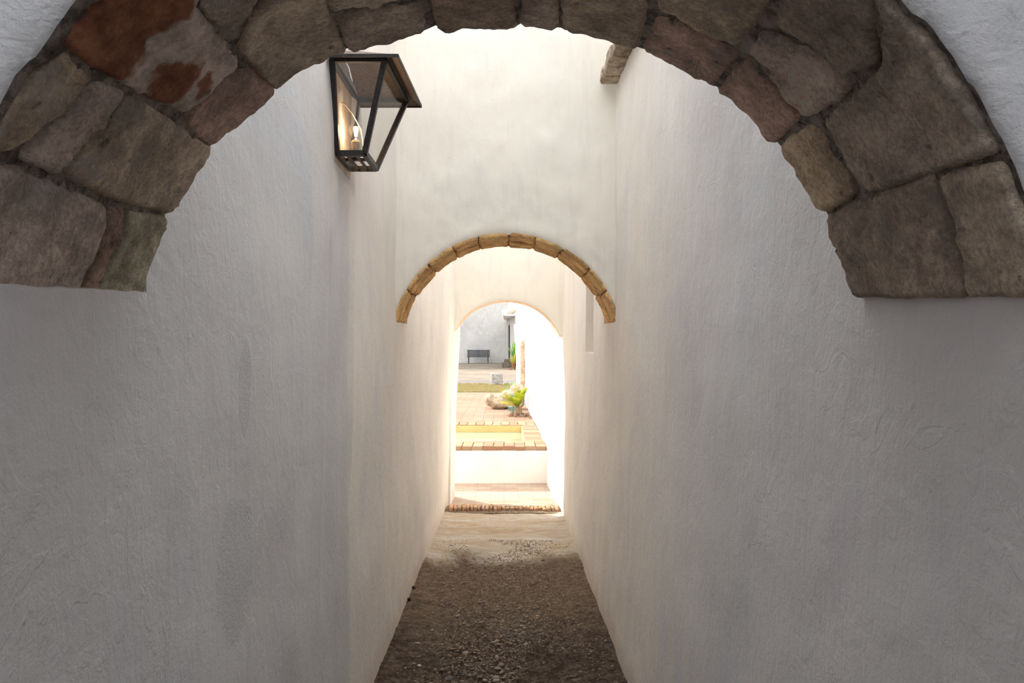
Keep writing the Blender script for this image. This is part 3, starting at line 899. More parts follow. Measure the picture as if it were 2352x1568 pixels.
# coping bricks: real bricks in one mesh per side
def coping(name, x0, x1, y0, y1, along, w, rows, color_seed):
    r2 = random.Random(color_seed)
    bm = bmesh.new()
    cl = bm.loops.layers.float_color.new('tone')
    n = int((x1 - x0) / w) if along == 'x' else int((y1 - y0) / w)
    for i in range(n):
        for r in range(rows):
            if along == 'x':
                a = x0 + (x1 - x0) * i / n; b_ = x0 + (x1 - x0) * (i + 1) / n
                c = y0 + (y1 - y0) * r / rows; d = y0 + (y1 - y0) * (r + 1) / rows
            else:
                c = y0 + (y1 - y0) * i / n; d = y0 + (y1 - y0) * (i + 1) / n
                a = x0 + (x1 - x0) * r / rows; b_ = x0 + (x1 - x0) * (r + 1) / rows
            before = set(bm.faces)
            j = [r2.uniform(-.004, .004) for _ in range(4)]
            add_box(bm, ((a + b_) / 2 + j[0], (c + d) / 2 + j[1], ZD - 0.025 + j[2]), (b_ - a - 0.010, d - c - 0.010, 0.055 + j[3]), Matrix.Rotation(r2.uniform(-.02, .02), 3, 'Z'), 0.008)
            tone = r2.choice([(0.42,0.28,0.18), (0.39,0.26,0.165), (0.38,0.22,0.145), (0.35,0.27,0.17), (0.43,0.30,0.20), (0.39,0.215,0.14)])
            for f in bm.faces:
                if f not in before:
                    for lp in f.loops: lp[cl] = (*[c * 0.85 for c in tone], 1)
    return bm
def cop_mat():
    b = NB('coping_brick')
    at = b.n('ShaderNodeAttribute'); at.attribute_name = 'tone'
    f = b.noise(28, 5, 0.65)
    return b.fin(b.mul(at.outputs['Color'], b.mix(f, (0.75, .75, .75), (1.2, 1.2, 1.2))), 0.9, b.bump(f, 0.006, 1.0), 0.15)
M_cop = cop_mat()
for (x0, x1, y0, y1, al, w, rw, sd) in ((-4.6, 0.545, 10.50, 11.09, 'x', 0.139, 2, 1), (-4.6, 0.50, 13.21, 13.80, 'x', 0.139, 2, 2), (0.275, 0.52, 11.10, 13.2, 'y', 0.15, 1, 3)):
    sub('coping', coping('c', x0, x1, y0, y1, al, w, rw, sd), M_cop, pool, PO)
M_bed = simple('mortar_bed_sand', (0.42, 0.35, 0.27), 0.95, var=0.2, scale=20, bump=0.004)
bm = bmesh.new()
add_box(bm, (-2.0, 10.80, ZD - 0.045), (5.12, 0.57, 0.05)); add_box(bm, (-2.05, 13.5, ZD - 0.045), (5.04, 0.56, 0.05)); add_box(bm, (0.42, 12.15, ZD - 0.045), (0.28, 2.1, 0.05))
sub('mortar_bed', bm, M_bed, pool, PO)
slab('pool_surround_fill', 0.355, 0.62, 10.82, 13.6, ZD - 0.07, 0.4, M_wo)

# ------------------------------------------------------------------ walls outside
def outer_wall(name, pts, z0, z1, th, mat, step=0.25, flip=1):
    """wall following points (x, y), thickness added to the right"""
    V = []; Fs = []
    P_ = []
    for (a, b_) in zip(pts, pts[1:]):
        L = math.hypot(b_[0] - a[0], b_[1] - a[1]); n = max(1, int(L / step))
        for i in range(n): P_.append((a[0] + (b_[0] - a[0]) * i / n, a[1] + (b_[1] - a[1]) * i / n))
    P_.append(pts[-1])
    zs = lin(z0, z1, 0.3)
    nz = len(zs)
    for k, (x, y) in enumerate(P_):
        q = P_[min(k + 1, len(P_) - 1)]; p0 = P_[max(k - 1, 0)]
        d = Vector((q[0] - p0[0], q[1] - p0[1], 0)).normalized(); nrm = Vector((d.y, -d.x, 0)) * flip
        for z in zs:
            f = 0.012 * fbm(x * .8, y * .8, z * .8, 3)
            V.append((x + nrm.x * f, y + nrm.y * f, z))
        V.append((x + nrm.x * th, y + nrm.y * th, z1)); V.append((x + nrm.x * th, y + nrm.y * th, z0))
    m = nz + 2
    for k in range(len(P_) - 1):
        for j in range(m):
            a = k * m + j; b_ = k * m + (j + 1) % m
            Fs.append((a, a + m, b_ + m, b_))
    Fs.append(tuple(range(m))); Fs.append(tuple((len(P_) - 1) * m + j for j in range(m))[::-1])
    o = mesh_py(name, V, Fs, mat)
    bm = bmesh.new(); bm.from_mesh(o.data); bmesh.ops.recalc_face_normals(bm, faces=bm.faces); bm.to_mesh(o.data); bm.free()
    return tag(o, kind='structure')
outer_wall('wall_courtyard_right', [(0.590, 9.62), (0.553, 10.3), (0.565, 11.2), (0.50, 14.2), (0.43, 20), (0.36, 26.0)], -2.1, 3.2, 0.5, M_wo)
outer_wall('wall_courtyard_left', [(-0.62, 9.35), (-10, 9.35)], -2.1, 3.0, 0.3, M_wo, flip=-1)
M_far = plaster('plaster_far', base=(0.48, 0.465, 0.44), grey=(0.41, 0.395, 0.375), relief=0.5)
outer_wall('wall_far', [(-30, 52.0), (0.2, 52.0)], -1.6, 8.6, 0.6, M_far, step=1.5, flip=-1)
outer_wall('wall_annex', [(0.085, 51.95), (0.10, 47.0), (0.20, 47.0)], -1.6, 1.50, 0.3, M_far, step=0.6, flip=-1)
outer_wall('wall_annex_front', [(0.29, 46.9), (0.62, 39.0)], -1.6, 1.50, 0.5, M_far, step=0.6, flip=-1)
outer_wall('wall_rear', [(-0.75, -3.0), (0.75, -3.0)], -2.1, 2.9, 0.3, M_wo, flip=1)
M_dark = simple('dark_metal', (0.03, 0.035, 0.04), 0.5, 0.6, bump=0.0)
dr = empty('narrow_door', (0.243, 47.0, -1.45))
tag(dr, 'tall narrow dark door in the white wall to the right of the bench', 'door')
bm = bmesh.new(); add_box(bm, (0.005, 0, 1.18), (0.065, 0.05, 2.36)); obj('door_leaf', bm, M_dark, dr)
bm = bmesh.new(); add_box(bm, (-0.034, 0, 1.19), (0.012, 0.07, 2.38)); add_box(bm, (0.0, 0, 2.40), (0.08, 0.07, 0.04))
obj('door_frame', bm, simple('grey_frame', (0.30, 0.30, 0.29), 0.8, bump=0.0), dr)
bm = bmesh.new(); add_box(bm, (0.245, 47.0, 1.235), (0.09, 0.3, 0.53)); tag(obj('wall_over_door', bm, M_far), kind='structure')
# tiled eave above it
ev = empty('tiled_eave', (0.2, 46.0, 1.5))
tag(ev, 'small pale tiled eave projecting over the narrow dark door', 'eave')
M_tile = simple('eave_tile', (0.66, 0.58, 0.48), 0.9, var=0.25, scale=5, bump=0.01)
bm = bmesh.new()
for k in range(16):
    yy = -4.5 + k * 0.5
    pts = [(-0.32, yy, -0.02), (-0.05, yy, 0.12), (0.55, yy, 0.42)]
    add_tube(bm, pts, [0.16, 0.15, 0.14], 8)
obj('roof_tile', bm, M_tile, ev)
bm = bmesh.new(); add_box(bm, (0.1, -0.75, -0.12), (0.66, 8.0, 0.08)); obj('soffit_board', bm, M_wo, ev)

# ------------------------------------------------------------------ lantern on the left wall
ZL0, ZL1 = 0.713, 1.036
bl = {'nw': Vector((-0.637, 3.02, ZL0)), 'no': Vector((-0.532, 3.02, ZL0)), 'fo': Vector((-0.532, 3.29, ZL0)), 'fw': Vector((-0.637, 3.29, ZL0))}
tl = {'nw': Vector((-0.637, 2.93, ZL1)), 'no': Vector((-0.442, 2.93, ZL1)), 'fo': Vector((-0.425, 3.43, ZL1)), 'fw': Vector((-0.637, 3.43, ZL1))}
LO = Vector((-0.64, 3.16, ZL0))
lan = empty('wall_lantern', LO)
tag(lan, 'black metal wall lantern with clear glass and a glowing bulb on the left wall', 'lantern')
M_iron = simple('lantern_iron', (0.035, 0.031, 0.030), 0.5, 0.3, var=0.3, scale=60, bump=0.0008, spec=0.4)
M_cop2 = simple('lantern_roof_metal', (0.20, 0.14, 0.10), 0.55, 0.35, var=0.35, scale=120, bump=0.0015, spec=0.4)
def lpart(name, bm, mat, par=lan, **k):
    bmesh.ops.translate(bm, vec=-LO, verts=bm.verts)
    return obj(name, bm, mat, par, **k)
for k in ('nw', 'no', 'fo', 'fw'):
    bm = bmesh.new(); add_bar(bm, bl[k], tl[k], 0.021, 0.021, Vector((0, 1, 0)), 0.001); lpart('corner_post', bm, M_iron)
bm = bmesh.new()
for a, b_ in (('nw', 'no'), ('no', 'fo'), ('fo', 'fw'), ('fw', 'nw')): add_bar(bm, bl[a], bl[b_], 0.018, 0.021)
for t in (1/3, 2/3):
    add_bar(bm, bl['nw'].lerp(bl['no'], t) - Vector((0, 0, .004)), bl['fw'].lerp(bl['fo'], t) - Vector((0, 0, .004)), 0.010, 0.006)
lpart('base_frame', bm, M_iron)
bm = bmesh.new()
for a, b_ in (('nw', 'no'), ('no', 'fo'), ('fo', 'fw'), ('fw', 'nw')): add_bar(bm, tl[a], tl[b_], 0.018, 0.018)
lpart('top_frame', bm, M_iron)
def glass_mat(name, tint=(0.97, 0.97, 0.96), gl=0.06):
    b = NB(name)
    tr = b.n('ShaderNodeBsdfTransparent'); tr.inputs[0].default_value = (*tint, 1)
    g = b.n('ShaderNodeBsdfGlossy'); g.inputs['Roughness'].default_value = 0.08; g.inputs['Color'].default_value = (0.9, 0.9, 0.9, 1)
    mx = b.n('ShaderNodeMixShader'); mx.inputs[0].default_value = gl
    b.l(tr.outputs[0], mx.inputs[1]); b.l(g.outputs[0], mx.inputs[2]); b.l(mx.outputs[0], b.out.inputs[0])
    return b.m
M_glass = glass_mat('lantern_glass')
for a, b_ in (('nw', 'no'), ('no', 'fo'), ('fo', 'fw')):
    bm = bmesh.new()
    q = [bl[a], bl[b_], tl[b_], tl[a]]
    nrm = (q[1] - q[0]).cross(q[3] - q[0]).normalized() * 0.0015
    vs = [bm.verts.new(p + nrm) for p in q] + [bm.verts.new(p - nrm) for p in q]
    for f in ((0, 1, 2, 3), (7, 6, 5, 4), (0, 4, 5, 1), (1, 5, 6, 2), (2, 6, 7, 3), (3, 7, 4, 0)): bm.faces.new([vs[k] for k in f])
    lpart('glass_pane', bm, M_glass)
# hipped roof, a folded sheet with its eave beyond the frame
bm = bmesh.new()
e = [Vector((-0.640, 2.87, 1.030)), Vector((-0.386, 2.87, 1.030)), Vector((-0.366, 3.49, 1.030)), Vector((-0.640, 3.49, 1.030))]
r = [Vector((-0.640, 3.10, 1.127)), Vector((-0.57, 3.10, 1.127)), Vector((-0.57, 3.27, 1.127)), Vector((-0.640, 3.27, 1.127))]
fs = [(e[0], e[1], r[1], r[0]), (e[1], e[2], r[2], r[1]), (e[2], e[3], r[3], r[2]), (r[0], r[1], r[2], r[3])]
vm = {}
def vv_(p):
    k = tuple(round(c, 5) for c in p)
    if k not in vm: vm[k] = bm.verts.new(p)
    return vm[k]
for f in fs: bm.faces.new([vv_(p) for p in f])
o = lpart('lantern_roof', bm, M_cop2)
md = o.modifiers.new('thickness', 'SOLIDIFY'); md.thickness = 0.003; md.offset = 1
bm = bmesh.new(); add_bar(bm, e[0], e[1], 0.004, 0.012); add_bar(bm, e[1], e[2], 0.004, 0.012); add_bar(bm, e[2], e[3], 0.004, 0.012)
lpart('roof_rim', bm, M_iron)
# back board on the wall
M_board = simple('back_board', (0.50, 0.40, 0.32), 0.85, var=0.25, scale=9, bump=0.004)
bm = bmesh.new(); vs = []
for x in (-0.650, -0.6435):
    for (y, z) in ((3.00, ZL0 - 0.03), (3.31, ZL0 - 0.04), (3.45, 1.03), (2.94, 1.03)): vs.append(bm.verts.new((x, y, z)))
for f in ((0, 1, 2, 3), (7, 6, 5, 4), (0, 4, 5, 1), (1, 5, 6, 2), (2, 6, 7, 3), (3, 7, 4, 0)): bm.faces.new([vs[k] for k in f])
lpart('back_board', bm, M_board)
bc = Vector((-0.590, 3.15, ZL0 + 0.118))
bm = bmesh.new()
add_lathe(bm, [(0.010, -0.036), (0.013, -0.030), (0.020, -0.020), (0.027, -0.004), (0.028, 0.006), (0.024, 0.020), (0.015, 0.029), (0.004, 0.032)], bc, 20)
bulb = lpart('bulb', bm, glass_mat('bulb_glass', (1.0, 0.96, 0.90), 0.09), smooth=True)
bm = bmesh.new()
for k in range(4):
    a = k * math.pi / 2
    add_tube(bm, [bc + Vector((math.cos(a) * .004, math.sin(a) * .004, -.020)), bc + Vector((math.cos(a) * .007, math.sin(a) * .007, .018))], 0.0018, 6)
b = NB('filament'); em = b.n('ShaderNodeEmission'); em.inputs[0].default_value = (1.0, 0.78, 0.50, 1); em.inputs[1].default_value = 60; b.l(em.outputs[0], b.out.inputs[0])
lpart('filament', bm, b.m, bulb).location = (0, 0, 0)
bm = bmesh.new(); add_lathe(bm, [(0.016, -0.105), (0.019, -0.10), (0.019, -0.045), (0.014, -0.036)], bc, 16)
lpart('bulb_socket', bm, simple('socket', (0.42, 0.34, 0.24), 0.6, var=0.3, scale=80), smooth=False)
bm = bmesh.new(); add_bar(bm, (-0.637, 3.15, ZL0 + .006), (-0.532, 3.15, ZL0 + .006), 0.014, 0.010)
lpart('socket_bracket', bm, M_iron)
bm = bmesh.new()
add_tube(bm, [(-0.640, 3.10, 0.93), (-0.625, 3.11, 0.925), (-0.600, 3.14, 0.895), (-0.578, 3.19, 0.85), (-0.570, 3.21, 0.78), (-0.580, 3.18, 0.73)], 0.0022, 6)
lpart('cable', bm, simple('cable_white', (0.60, 0.52, 0.45), 0.6, bump=0.0))
lp = bpy.data.lights.new('lantern_light', 'POINT'); lp.energy = 0.8; lp.color = (1.0, 0.66, 0.36); lp.shadow_soft_size = 0.012
lo = bpy.data.objects.new('lantern_light', lp); COL.objects.link(lo); lo.location = bc + Vector((0, 0, 0.0))

# ------------------------------------------------------------------ brick ledge in the upper right corner
lg = empty('brick_ledge', (0.60, 4.1, 1.49))
tag(lg, 'rough remnant of brick ledge under the top right of the foreground arch', 'ledge')
for k in range(8):
    bm = bmesh.new()
    y = 4.62 - k * 0.15
    w = 0.105 + rnd.uniform(-.012, .008)
    add_box(bm, (0.055 - w / 2 , y - 4.1 - 0.07, 0.035 + rnd.uniform(-.008, .008)), (w, 0.138, 0.07), Matrix.Rotation(rnd.uniform(-.05, .05), 3, 'Z'), 0.014)
    bmesh.ops.subdivide_edges(bm, edges=bm.edges, cuts=2)
    for v in bm.verts: v.co += Vector((.6, 1, 1)) * 0.010 * noise.noise(v.co * 22 + Vector((0, k, 0)))
    obj('brick', bm, M_stone, lg, color=rnd.choice([(0.56,0.47,0.35), (0.46,0.39,0.29), (0.64,0.55,0.43)]))

# ------------------------------------------------------------------ bench
def make_bench():
    D = 51.2; x0 = (1073 - VX) * D / F; x1 = (1125 - VX) * D / F
    cx = (x0 + x1) / 2; W = x1 - x0
    B = empty('bench', (cx, D, ZD - 0.02))
    tag(B, 'black slatted metal park bench standing against the far white wall', 'bench')
    Mx = simple('bench_metal', (0.045, 0.05, 0.055), 0.5, 0.4, bump=0.0)
    bm = bmesh.new()
    for k in range(5): add_box(bm, (0, -0.10 - k * 0.095, 0.43 - 0.006 * (k == 4)), (W, 0.075, 0.03))
    obj('seat', bm, Mx, B)
    bm = bmesh.new()
    for k in range(9): add_box(bm, (0, 0.0 + k * 0.012, 0.47 + k * 0.042), (W, 0.02, 0.032))
    add_box(bm, (0, 0.11, 0.845), (W + .02, 0.04, 0.035))
    obj('backrest', bm, Mx, B)
    for s in (-1, 0, 1):
        bm = bmesh.new(); add_bar(bm, (s * (W / 2 - 0.11), -0.03, 0.42), (s * (W / 2 - 0.11), 0.085, 0.86), 0.045, 0.03)
        obj('back_post', bm, Mx, B)
    for s in (-1, 1):
        x = s * (W / 2 - 0.11)
        bm = bmesh.new()
        add_tube(bm, [(x, -0.50, 0.0), (x, -0.42, 0.15), (x, -0.40, 0.28), (x, -0.48, 0.42)], 0.028, 8)
        obj('leg', bm, Mx, B)
        bm = bmesh.new()
        add_tube(bm, [(x, 0.06, 0.0), (x, -0.04, 0.15), (x, -0.06, 0.28), (x, 0.0, 0.42)], 0.028, 8)
        obj('leg', bm, Mx, B)
        bm = bmesh.new(); add_bar(bm, (x, -0.44, 0.06), (x, 0.03, 0.06), 0.03); add_bar(bm, (x, -0.5, .40), (x, .0, .40), .04); obj('stretcher', bm, Mx, B)
    return B
make_bench()

# ------------------------------------------------------------------ rocks
M_rock = stone_mat('sandstone_rock', 1.0, warm=(0.54, 0.45, 0.34))
M_gray = stone_mat('grey_rock', 1.5, warm=(0.37, 0.37, 0.38))
def blobs(name, origin, parts, mat, color, voxel=0.018, rough=0.02):
    bm = bmesh.new()
    for (c, s) in parts:
        vs = bmesh.ops.create_icosphere(bm, subdivisions=3, radius=1.0)['verts']
        for v in vs:
            k = 1 + 0.16 * noise.noise(v.co * 1.6 + Vector(c) * 5)
            v.co = Vector((v.co.x * s[0] * k + c[0], v.co.y * s[1] * k + c[1], v.co.z * s[2] * k + c[2]))
    o = obj(name, bm, mat, smooth=True, color=color)
    o.location = origin
    m = o.modifiers.new('fuse', 'REMESH'); m.mode = 'VOXEL'; m.voxel_size = voxel; m.use_smooth_shade = True
    m2 = o.modifiers.new('soften', 'SMOOTH'); m2.iterations = 4
    tx = bpy.data.textures.new(name + '_relief', 'CLOUDS'); tx.noise_scale = 0.09
    m3 = o.modifiers.new('relief', 'DISPLACE'); m3.texture = tx; m3.strength = rough * 2; m3.mid_level = 0.5
    return o
D = 16.6
ro = P(1158, 784, D); ro.z = ZD
o = blobs('boulder', ro, [((-0.30, 0, 0.17), (0.11, 0.16, 0.13)), ((-0.10, -0.03, 0.13), (0.22, 0.20, 0.16)), ((0.10, 0.0, 0.22), (0.20, 0.18, 0.15)),
      ((0.27, 0.0, 0.28), (0.17, 0.18, 0.23)), ((0.27, 0.02, 0.12), (0.15, 0.16, 0.14)), ((0.06, 0.02, 0.10), (0.2, 0.15, 0.12))], M_rock, (0.50, 0.41, 0.30))
tag(o, 'big sandy boulder with a raised end lying on the brick deck behind the cycad', 'boulder')
D = 25.4; p = P(1141, 784, D); p.z = ZD
def block_rock(name, loc, s, mat, color, seed, rot=0.1):
    bm = bmesh.new(); add_box(bm, (0, 0, s[2] / 2), s, None, 0.05)
    bmesh.ops.subdivide_edges(bm, edges=bm.edges, cuts=3, use_grid_fill=True)
    for v in bm.verts:
        v.co += v.co.normalized() * 0.03 * noise.noise(v.co * 6 + Vector((seed, 0, 0)))
        if v.co.z < 0.01: v.co.z = 0
    o = obj(name, bm, mat, smooth=True, color=color); o.location = loc; o.rotation_euler = (0, 0, rot); return o
o = block_rock('stone_block', p, (0.37, 0.34, 0.37), M_gray, (0.34, 0.335, 0.34), 3, 0.15)
tag(o, 'squared grey stone block standing behind the strip of grass', 'stone')
# tall narrow slab leaning on the sunlit wall
D = 17.8
bm = bmesh.new()
hh = -ZD + 5 * D / F; ww = 11.0 * D / F
prof = [(-ww / 2, 0), (-ww / 2 * .98, hh * .5), (-ww / 2 * .86, hh * .9), (-ww / 2 * .6, hh * .98), (0, hh), (ww / 2 * .6, hh * .98), (ww / 2 * .9, hh * .92), (ww / 2, hh * .5), (ww / 2 * .8, 0)]
fr_ = [bm.verts.new((x, -0.06, z)) for x, z in prof]; bk_ = [bm.verts.new((x, 0.06, z)) for x, z in prof]
bm.faces.new(fr_[::-1]); bm.faces.new(bk_)
for k in range(len(prof)): bm.faces.new((fr_[k], fr_[(k + 1) % len(prof)], bk_[(k + 1) % len(prof)], bk_[k]))
bmesh.ops.bevel(bm, geom=[e for e in bm.edges], offset=0.012, segments=2, affect='EDGES')
sl = obj('standing_stone', bm, M_rock, color=(0.60, 0.46, 0.33))
sl.location = ((1200.5 - VX) * D / F, D, ZD)
tag(sl, 'tall narrow tan stone slab standing upright against the sunlit white wall', 'stone slab')

# ------------------------------------------------------------------ glassware
M_teal = glass_mat('teal_glass', (0.36, 0.70, 0.70), 0.20)
M_grn = glass_mat('green_glass', (0.35, 0.75, 0.45), 0.16)
D = 15.9; s = D / F
p = P(1179.5, 784, D); p.z = ZD
bm = bmesh.new()
hj = 31 * s
add_lathe(bm, [(7 * s, 0), (12 * s, 1 * s), (14 * s, 7 * s), (13 * s, 15 * s), (9 * s, 22 * s), (7 * s, 25 * s), (7 * s, 34 * s), (8.5 * s, 36 * s), (8.5 * s, 37 * s), (6 * s, 37 * s), (6 * s, 26 * s)], (0, 0, 0), 20)
o = obj('glass_jar', bm, M_teal, smooth=True); o.location = p
tag(o, 'round teal glass jar standing between the boulder and the cycad', 'jar')
for (px, pyb, h, D, lb) in ((1166.5, 893, 16, 17.6, 'small green glass bottle behind the boulder'), (1176, 893, 15, 18.4, 'dark green glass bottle behind the raised end of the boulder')):
    s = D / F; p = P(px, 784, D); p.z = ZD
    H = (HY - (pyb - h)) * s - ZD
    bm = bmesh.new(); add_lathe(bm, [(3.2 * s, 0), (3.6 * s, 1 * s), (3.6 * s, H * .6), (1.6 * s, H * .74), (1.4 * s, H * .96), (1.9 * s, H), (1.0 * s, H)], (0, 0, 0), 14)
    o = obj('glass_bottle', bm, M_grn, smooth=True); o.location = p
    tag(o, lb, 'bottle')

# ------------------------------------------------------------------ plants
def leaf_mat(name, a, b_):
    n = NB(name)
    f = n.noise(9, 4, 0.6)
    n.fin(n.mix(n.ramp(f, 0.35, 0.65), a, b_), 0.5, None, 0.3)
    n.b.inputs['Subsurface Weight'].default_value = 0.0
    tl_ = n.n('ShaderNodeBsdfTranslucent'); tl_.inputs[0].default_value = (*[min(1, c * 1.4) for c in b_], 1)
    mx = n.n('ShaderNodeMixShader'); mx.inputs[0].default_value = 0.35
    n.l(n.b.outputs[0], mx.inputs[1]); n.l(tl_.outputs[0], mx.inputs[2]); n.l(mx.outputs[0], n.out.inputs[0])
    return n.m
M_frond = leaf_mat('cycad_leaf', (0.13, 0.20, 0.01), (0.33, 0.35, 0.03))
M_yellow = leaf_mat('yellow_leaf', (0.60, 0.42, 0.08), (0.75, 0.55, 0.15))
M_green = leaf_mat('green_leaf', (0.10, 0.24, 0.05), (0.25, 0.42, 0.10))
M_trunk = simple('cycad_trunk', (0.30, 0.22, 0.14), 0.95, var=0.4, scale=40, bump=0.02)
def frond(bm, base, az, el, L, droop, w=0.11, n=20):
    d = Vector((math.cos(az) * math.cos(el), math.sin(az) * math.cos(el), math.sin(el)))
    pts = []; p = Vector(base); cur = d.copy()
    for i in range(n + 1):
        pts.append(p.copy()); p = p + cur * L / n
        cur = (cur + Vector((0, 0, -droop / n))).normalized()
    add_tube(bm, pts, [0.005 * (1 - .7 * i / n) for i in range(n + 1)], 4, False)
    for i in range(3, n + 1):
        t = i / n; wl = w * math.sin(math.pi * (0.12 + 0.83 * t)) * 1.1
        dd = (pts[i] - pts[i - 1]).normalized(); sd = dd.cross(Vector((0, 0, 1))).normalized(); up = sd.cross(dd)
        for sg in (-1, 1):
            tip = pts[i] + (sd * sg * 0.72 + dd * 0.62 + up * 0.28) * wl
            hw = dd * 0.006
            vs = [bm.verts.new(pts[i] - hw), bm.verts.new(pts[i] + hw), bm.verts.new(pts[i].lerp(tip, .6) + hw * .8), bm.verts.new(tip), bm.verts.new(pts[i].lerp(tip, .6) - hw * .8)]
            bm.faces.new(vs)
D = 15.0; cb = P(1190, 784, D); cb.z = ZD
cy = empty('cycad', cb)
tag(cy, 'yellow green cycad with short trunk in a ring of rubble by the pool', 'plant')
bm = bmesh.new()
add_lathe(bm, [(0.06, 0), (0.085, 0.03), (0.075, 0.08), (0.065, 0.12), (0.07, 0.15), (0.04, 0.17)], (0, 0, 0), 14)
bmesh.ops.subdivide_edges(bm, edges=bm.edges, cuts=1)
for v in bm.verts: v.co += v.co.normalized() * 0.02 * noise.noise(v.co * 60)
obj('trunk', bm, M_trunk, cy)
r3 = random.Random(5)
for k in range(38):
    az = k * 2.399 + r3.uniform(-.2, .2); el = r3.uniform(0.25, 1.25)
    L = r3.uniform(0.32, 0.44)
    if math.cos(az) > 0.3:
        el = max(el, 0.85); L *= 0.95
        if math.cos(az) > 0.6 and math.cos(el) * L > 0.20: el = 1.15; L = 0.42
    elif math.cos(az) < -0.3: el = min(el, 0.8) 
    bm = bmesh.new(); frond(bm, (0, 0, 0.14), az, el, L, 0.55 if el < .8 else 0.25)
    obj('frond', bm, M_yellow if k in (4, 9, 17) else M_frond, cy)
rub = []
for q in range(3):
    bm = pebble_mesh(40 + q, 2)
    for v in bm.verts: v.co += v.co.normalized() * 0.5 * (noise.cell(v.co * 1.6 + Vector((q, 0, 0))) - 0.5); v.co.z *= 1.5
    me = bpy.data.meshes.new('rubble_stone'); bm.to_mesh(me); bm.free(); me.materials.append(M_rock); rub.append(me)
# rubble around the trunk
for k in range(9):
    a = k * 2 * math.pi / 9 + 0.2; rr = 0.165
    o = protos[0].copy(); o.data = rub[k % 3]
    COL.objects.link(o); s = r3.uniform(0.045, 0.07)
    px = math.cos(a) * rr * (1.0 if math.cos(a) < 0 else 0.95)
    o.location = (cb.x + px, cb.y + math.sin(a) * rr * 1.3, ZD + 0.016); o.scale = (s, s * .9, s * 1.1); o.rotation_euler = (0, 0, r3.uniform(0, 3))
    o.name = 'rubble_stone'; o.color = (*r3.choice([(0.36,0.28,0.21), (0.28,0.22,0.18), (0.40,0.22,0.15), (0.36,0.31,0.26)]), 1)
    tag(o, 'small piece of rubble edging the soil around the cycad', 'stone', 'rubble ring around the cycad')
def blade_plant(name, loc, label, mat, n, L, spread, w, seed, stem=None, flowers=None):
    r4 = random.Random(seed)
    e_ = empty(name, loc); tag(e_, label, 'plant')
    bm = bmesh.new()
    for k in range(n):
        az = k * 2.399; el = math.pi / 2 - r4.uniform(0.05, 1) * spread
        d = Vector((math.cos(az) * math.cos(el), math.sin(az) * math.cos(el), math.sin(el))); l = L * r4.uniform(.6, 1)
        sd = d.cross(Vector((0, 0, 1)))
        sd = (sd if sd.length > .01 else Vector((1, 0, 0))).normalized() * w
        b0 = Vector((r4.uniform(-.03, .03), r4.uniform(-.03, .03), 0)); mid = b0 + d * l * .5; tip = b0 + d * l + Vector((0, 0, -l * .12))
        th_ = d.cross(sd).normalized() * w * .35
        vs = [bm.verts.new(q) for q in (b0 - sd * .6, b0 + sd * .6, mid + sd, tip, mid - sd, mid + th_)]
        bm.faces.new((vs[0], vs[1], vs[2], vs[5])); bm.faces.new((vs[2], vs[3], vs[5])); bm.faces.new((vs[3], vs[4], vs[5])); bm.faces.new((vs[4], vs[0], vs[5]))
    obj('foliage', bm, mat, e_)
    if flowers:
        bm = bmesh.new()
        for k in range(26):
            vs = bmesh.ops.create_icosphere(bm, subdivisions=1, radius=r4.uniform(.03, .055))['verts']
            bmesh.ops.translate(bm, vec=(r4.gauss(0.04, .09), r4.gauss(-.05, .08), abs(r4.gauss(flowers[1], .16))), verts=vs)
        obj('flowers', bm, flowers[0], e_)
    return e_
p = P(1156, 784, 19.5); p.z = ZD
blade_plant('small_cycad', p, 'small yellow green plant at the grass edge behind the boulder', M_frond, 50, 0.33, 1.3, 0.012, 2)
p = P(1189, 784, 20.2); p.z = ZD
blade_plant('spiky_plant', p, 'dark green spiky plant beside the tall tan stone slab', M_green, 26, 0.47, 0.5, 0.02, 3)
p = P(1182, 784, 39.5); p.z = ZD
M_redf = simple('red_flower', (0.40, 0.07, 0.10), 0.7, var=0.3, scale=12, bump=0.0)
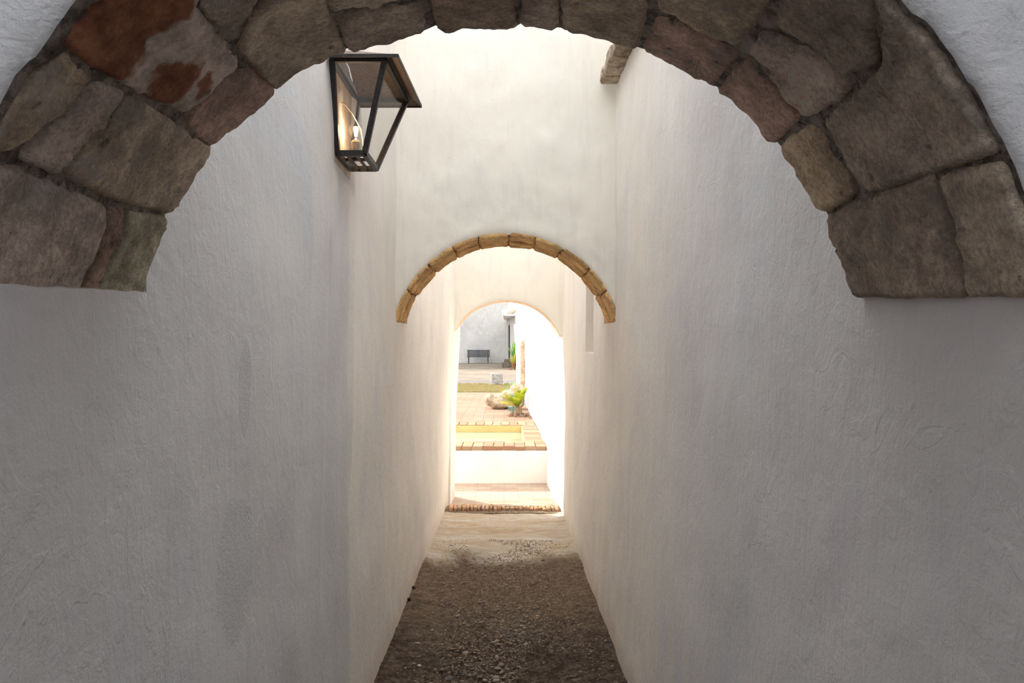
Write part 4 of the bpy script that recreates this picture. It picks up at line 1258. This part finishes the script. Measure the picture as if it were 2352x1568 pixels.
blade_plant('tall_spiky_plant', p + Vector((0.02, 1.6, 0.1)), 'tall dark spiky plant by the narrow door beyond the sunlit wall', M_green, 40, 1.65, 0.35, 0.04, 4)
blade_plant('flowering_plant', p + Vector((-0.02, 0, 0)), 'low plant with red and pink flowers in front of the tall spiky plant', leaf_mat('lime_leaf', (0.18, .24, .04), (0.36, .32, .06)), 60, 0.95, 0.5, 0.035, 6, flowers=(M_redf, 0.25))
bm = bmesh.new(); add_box(bm, (0, 0, 0.14), (0.72, 0.7, 0.28), None, 0.02); add_box(bm, (0, 0.1, 0.36), (0.5, 0.5, 0.18), None, 0.02)
o = obj('stone_plinth', bm, simple('plinth_brown', (0.16, 0.13, 0.10), 0.9, var=0.3, scale=8, bump=.01)); o.location = P(1168.5, 784, 43.3); o.location.z = ZD - 0.02
tag(o, 'low brown stepped plinth at the foot of the narrow door', 'plinth')

# grass strip
slab('lawn_ground', -9, 0.7, 21.9 + 4.55 - 0.0, 26.5, ZD - 0.025, 0.1, M_ground)
b = NB('lawn_soil'); b.fin(b.mix(b.ramp(b.noise(6, 5, .7), .35, .65), (0.20, 0.17, 0.07), (0.27, 0.22, 0.10)), 0.95)
bm = bmesh.new(); add_box(bm, (-3.9, 24.1, ZD - 0.005), (8.5, 4.3, 0.03)); tag(obj('lawn_bed', bm, b.m), kind='structure')
bm = bmesh.new()
for i in range(15000):
    x = -3.2 + 3.35 * rnd.random(); y = 21.98 + 4.1 * rnd.random(); h = rnd.uniform(.02, .05) * (1.6 if y < 22.2 else 1)
    if x > 0.0 and y < 23: continue
    if abs(x + 0.264) < 0.24 and y > 25.14: continue
    a = rnd.uniform(0, 3.14); q = Vector((math.cos(a), math.sin(a), 0)) * .0055; c = Vector((x, y, ZD + .008))
    bm.faces.new([bm.verts.new(c - q), bm.verts.new(c + q), bm.verts.new(c + Vector((rnd.uniform(-.02, .02), rnd.uniform(-.02, .02), h)))])
tag(obj('grass', bm, leaf_mat('grass_blade', (0.14, 0.14, 0.05), (0.27, 0.22, 0.10))), 'strip of dry olive green grass behind the brick deck', 'grass', kind='stuff')
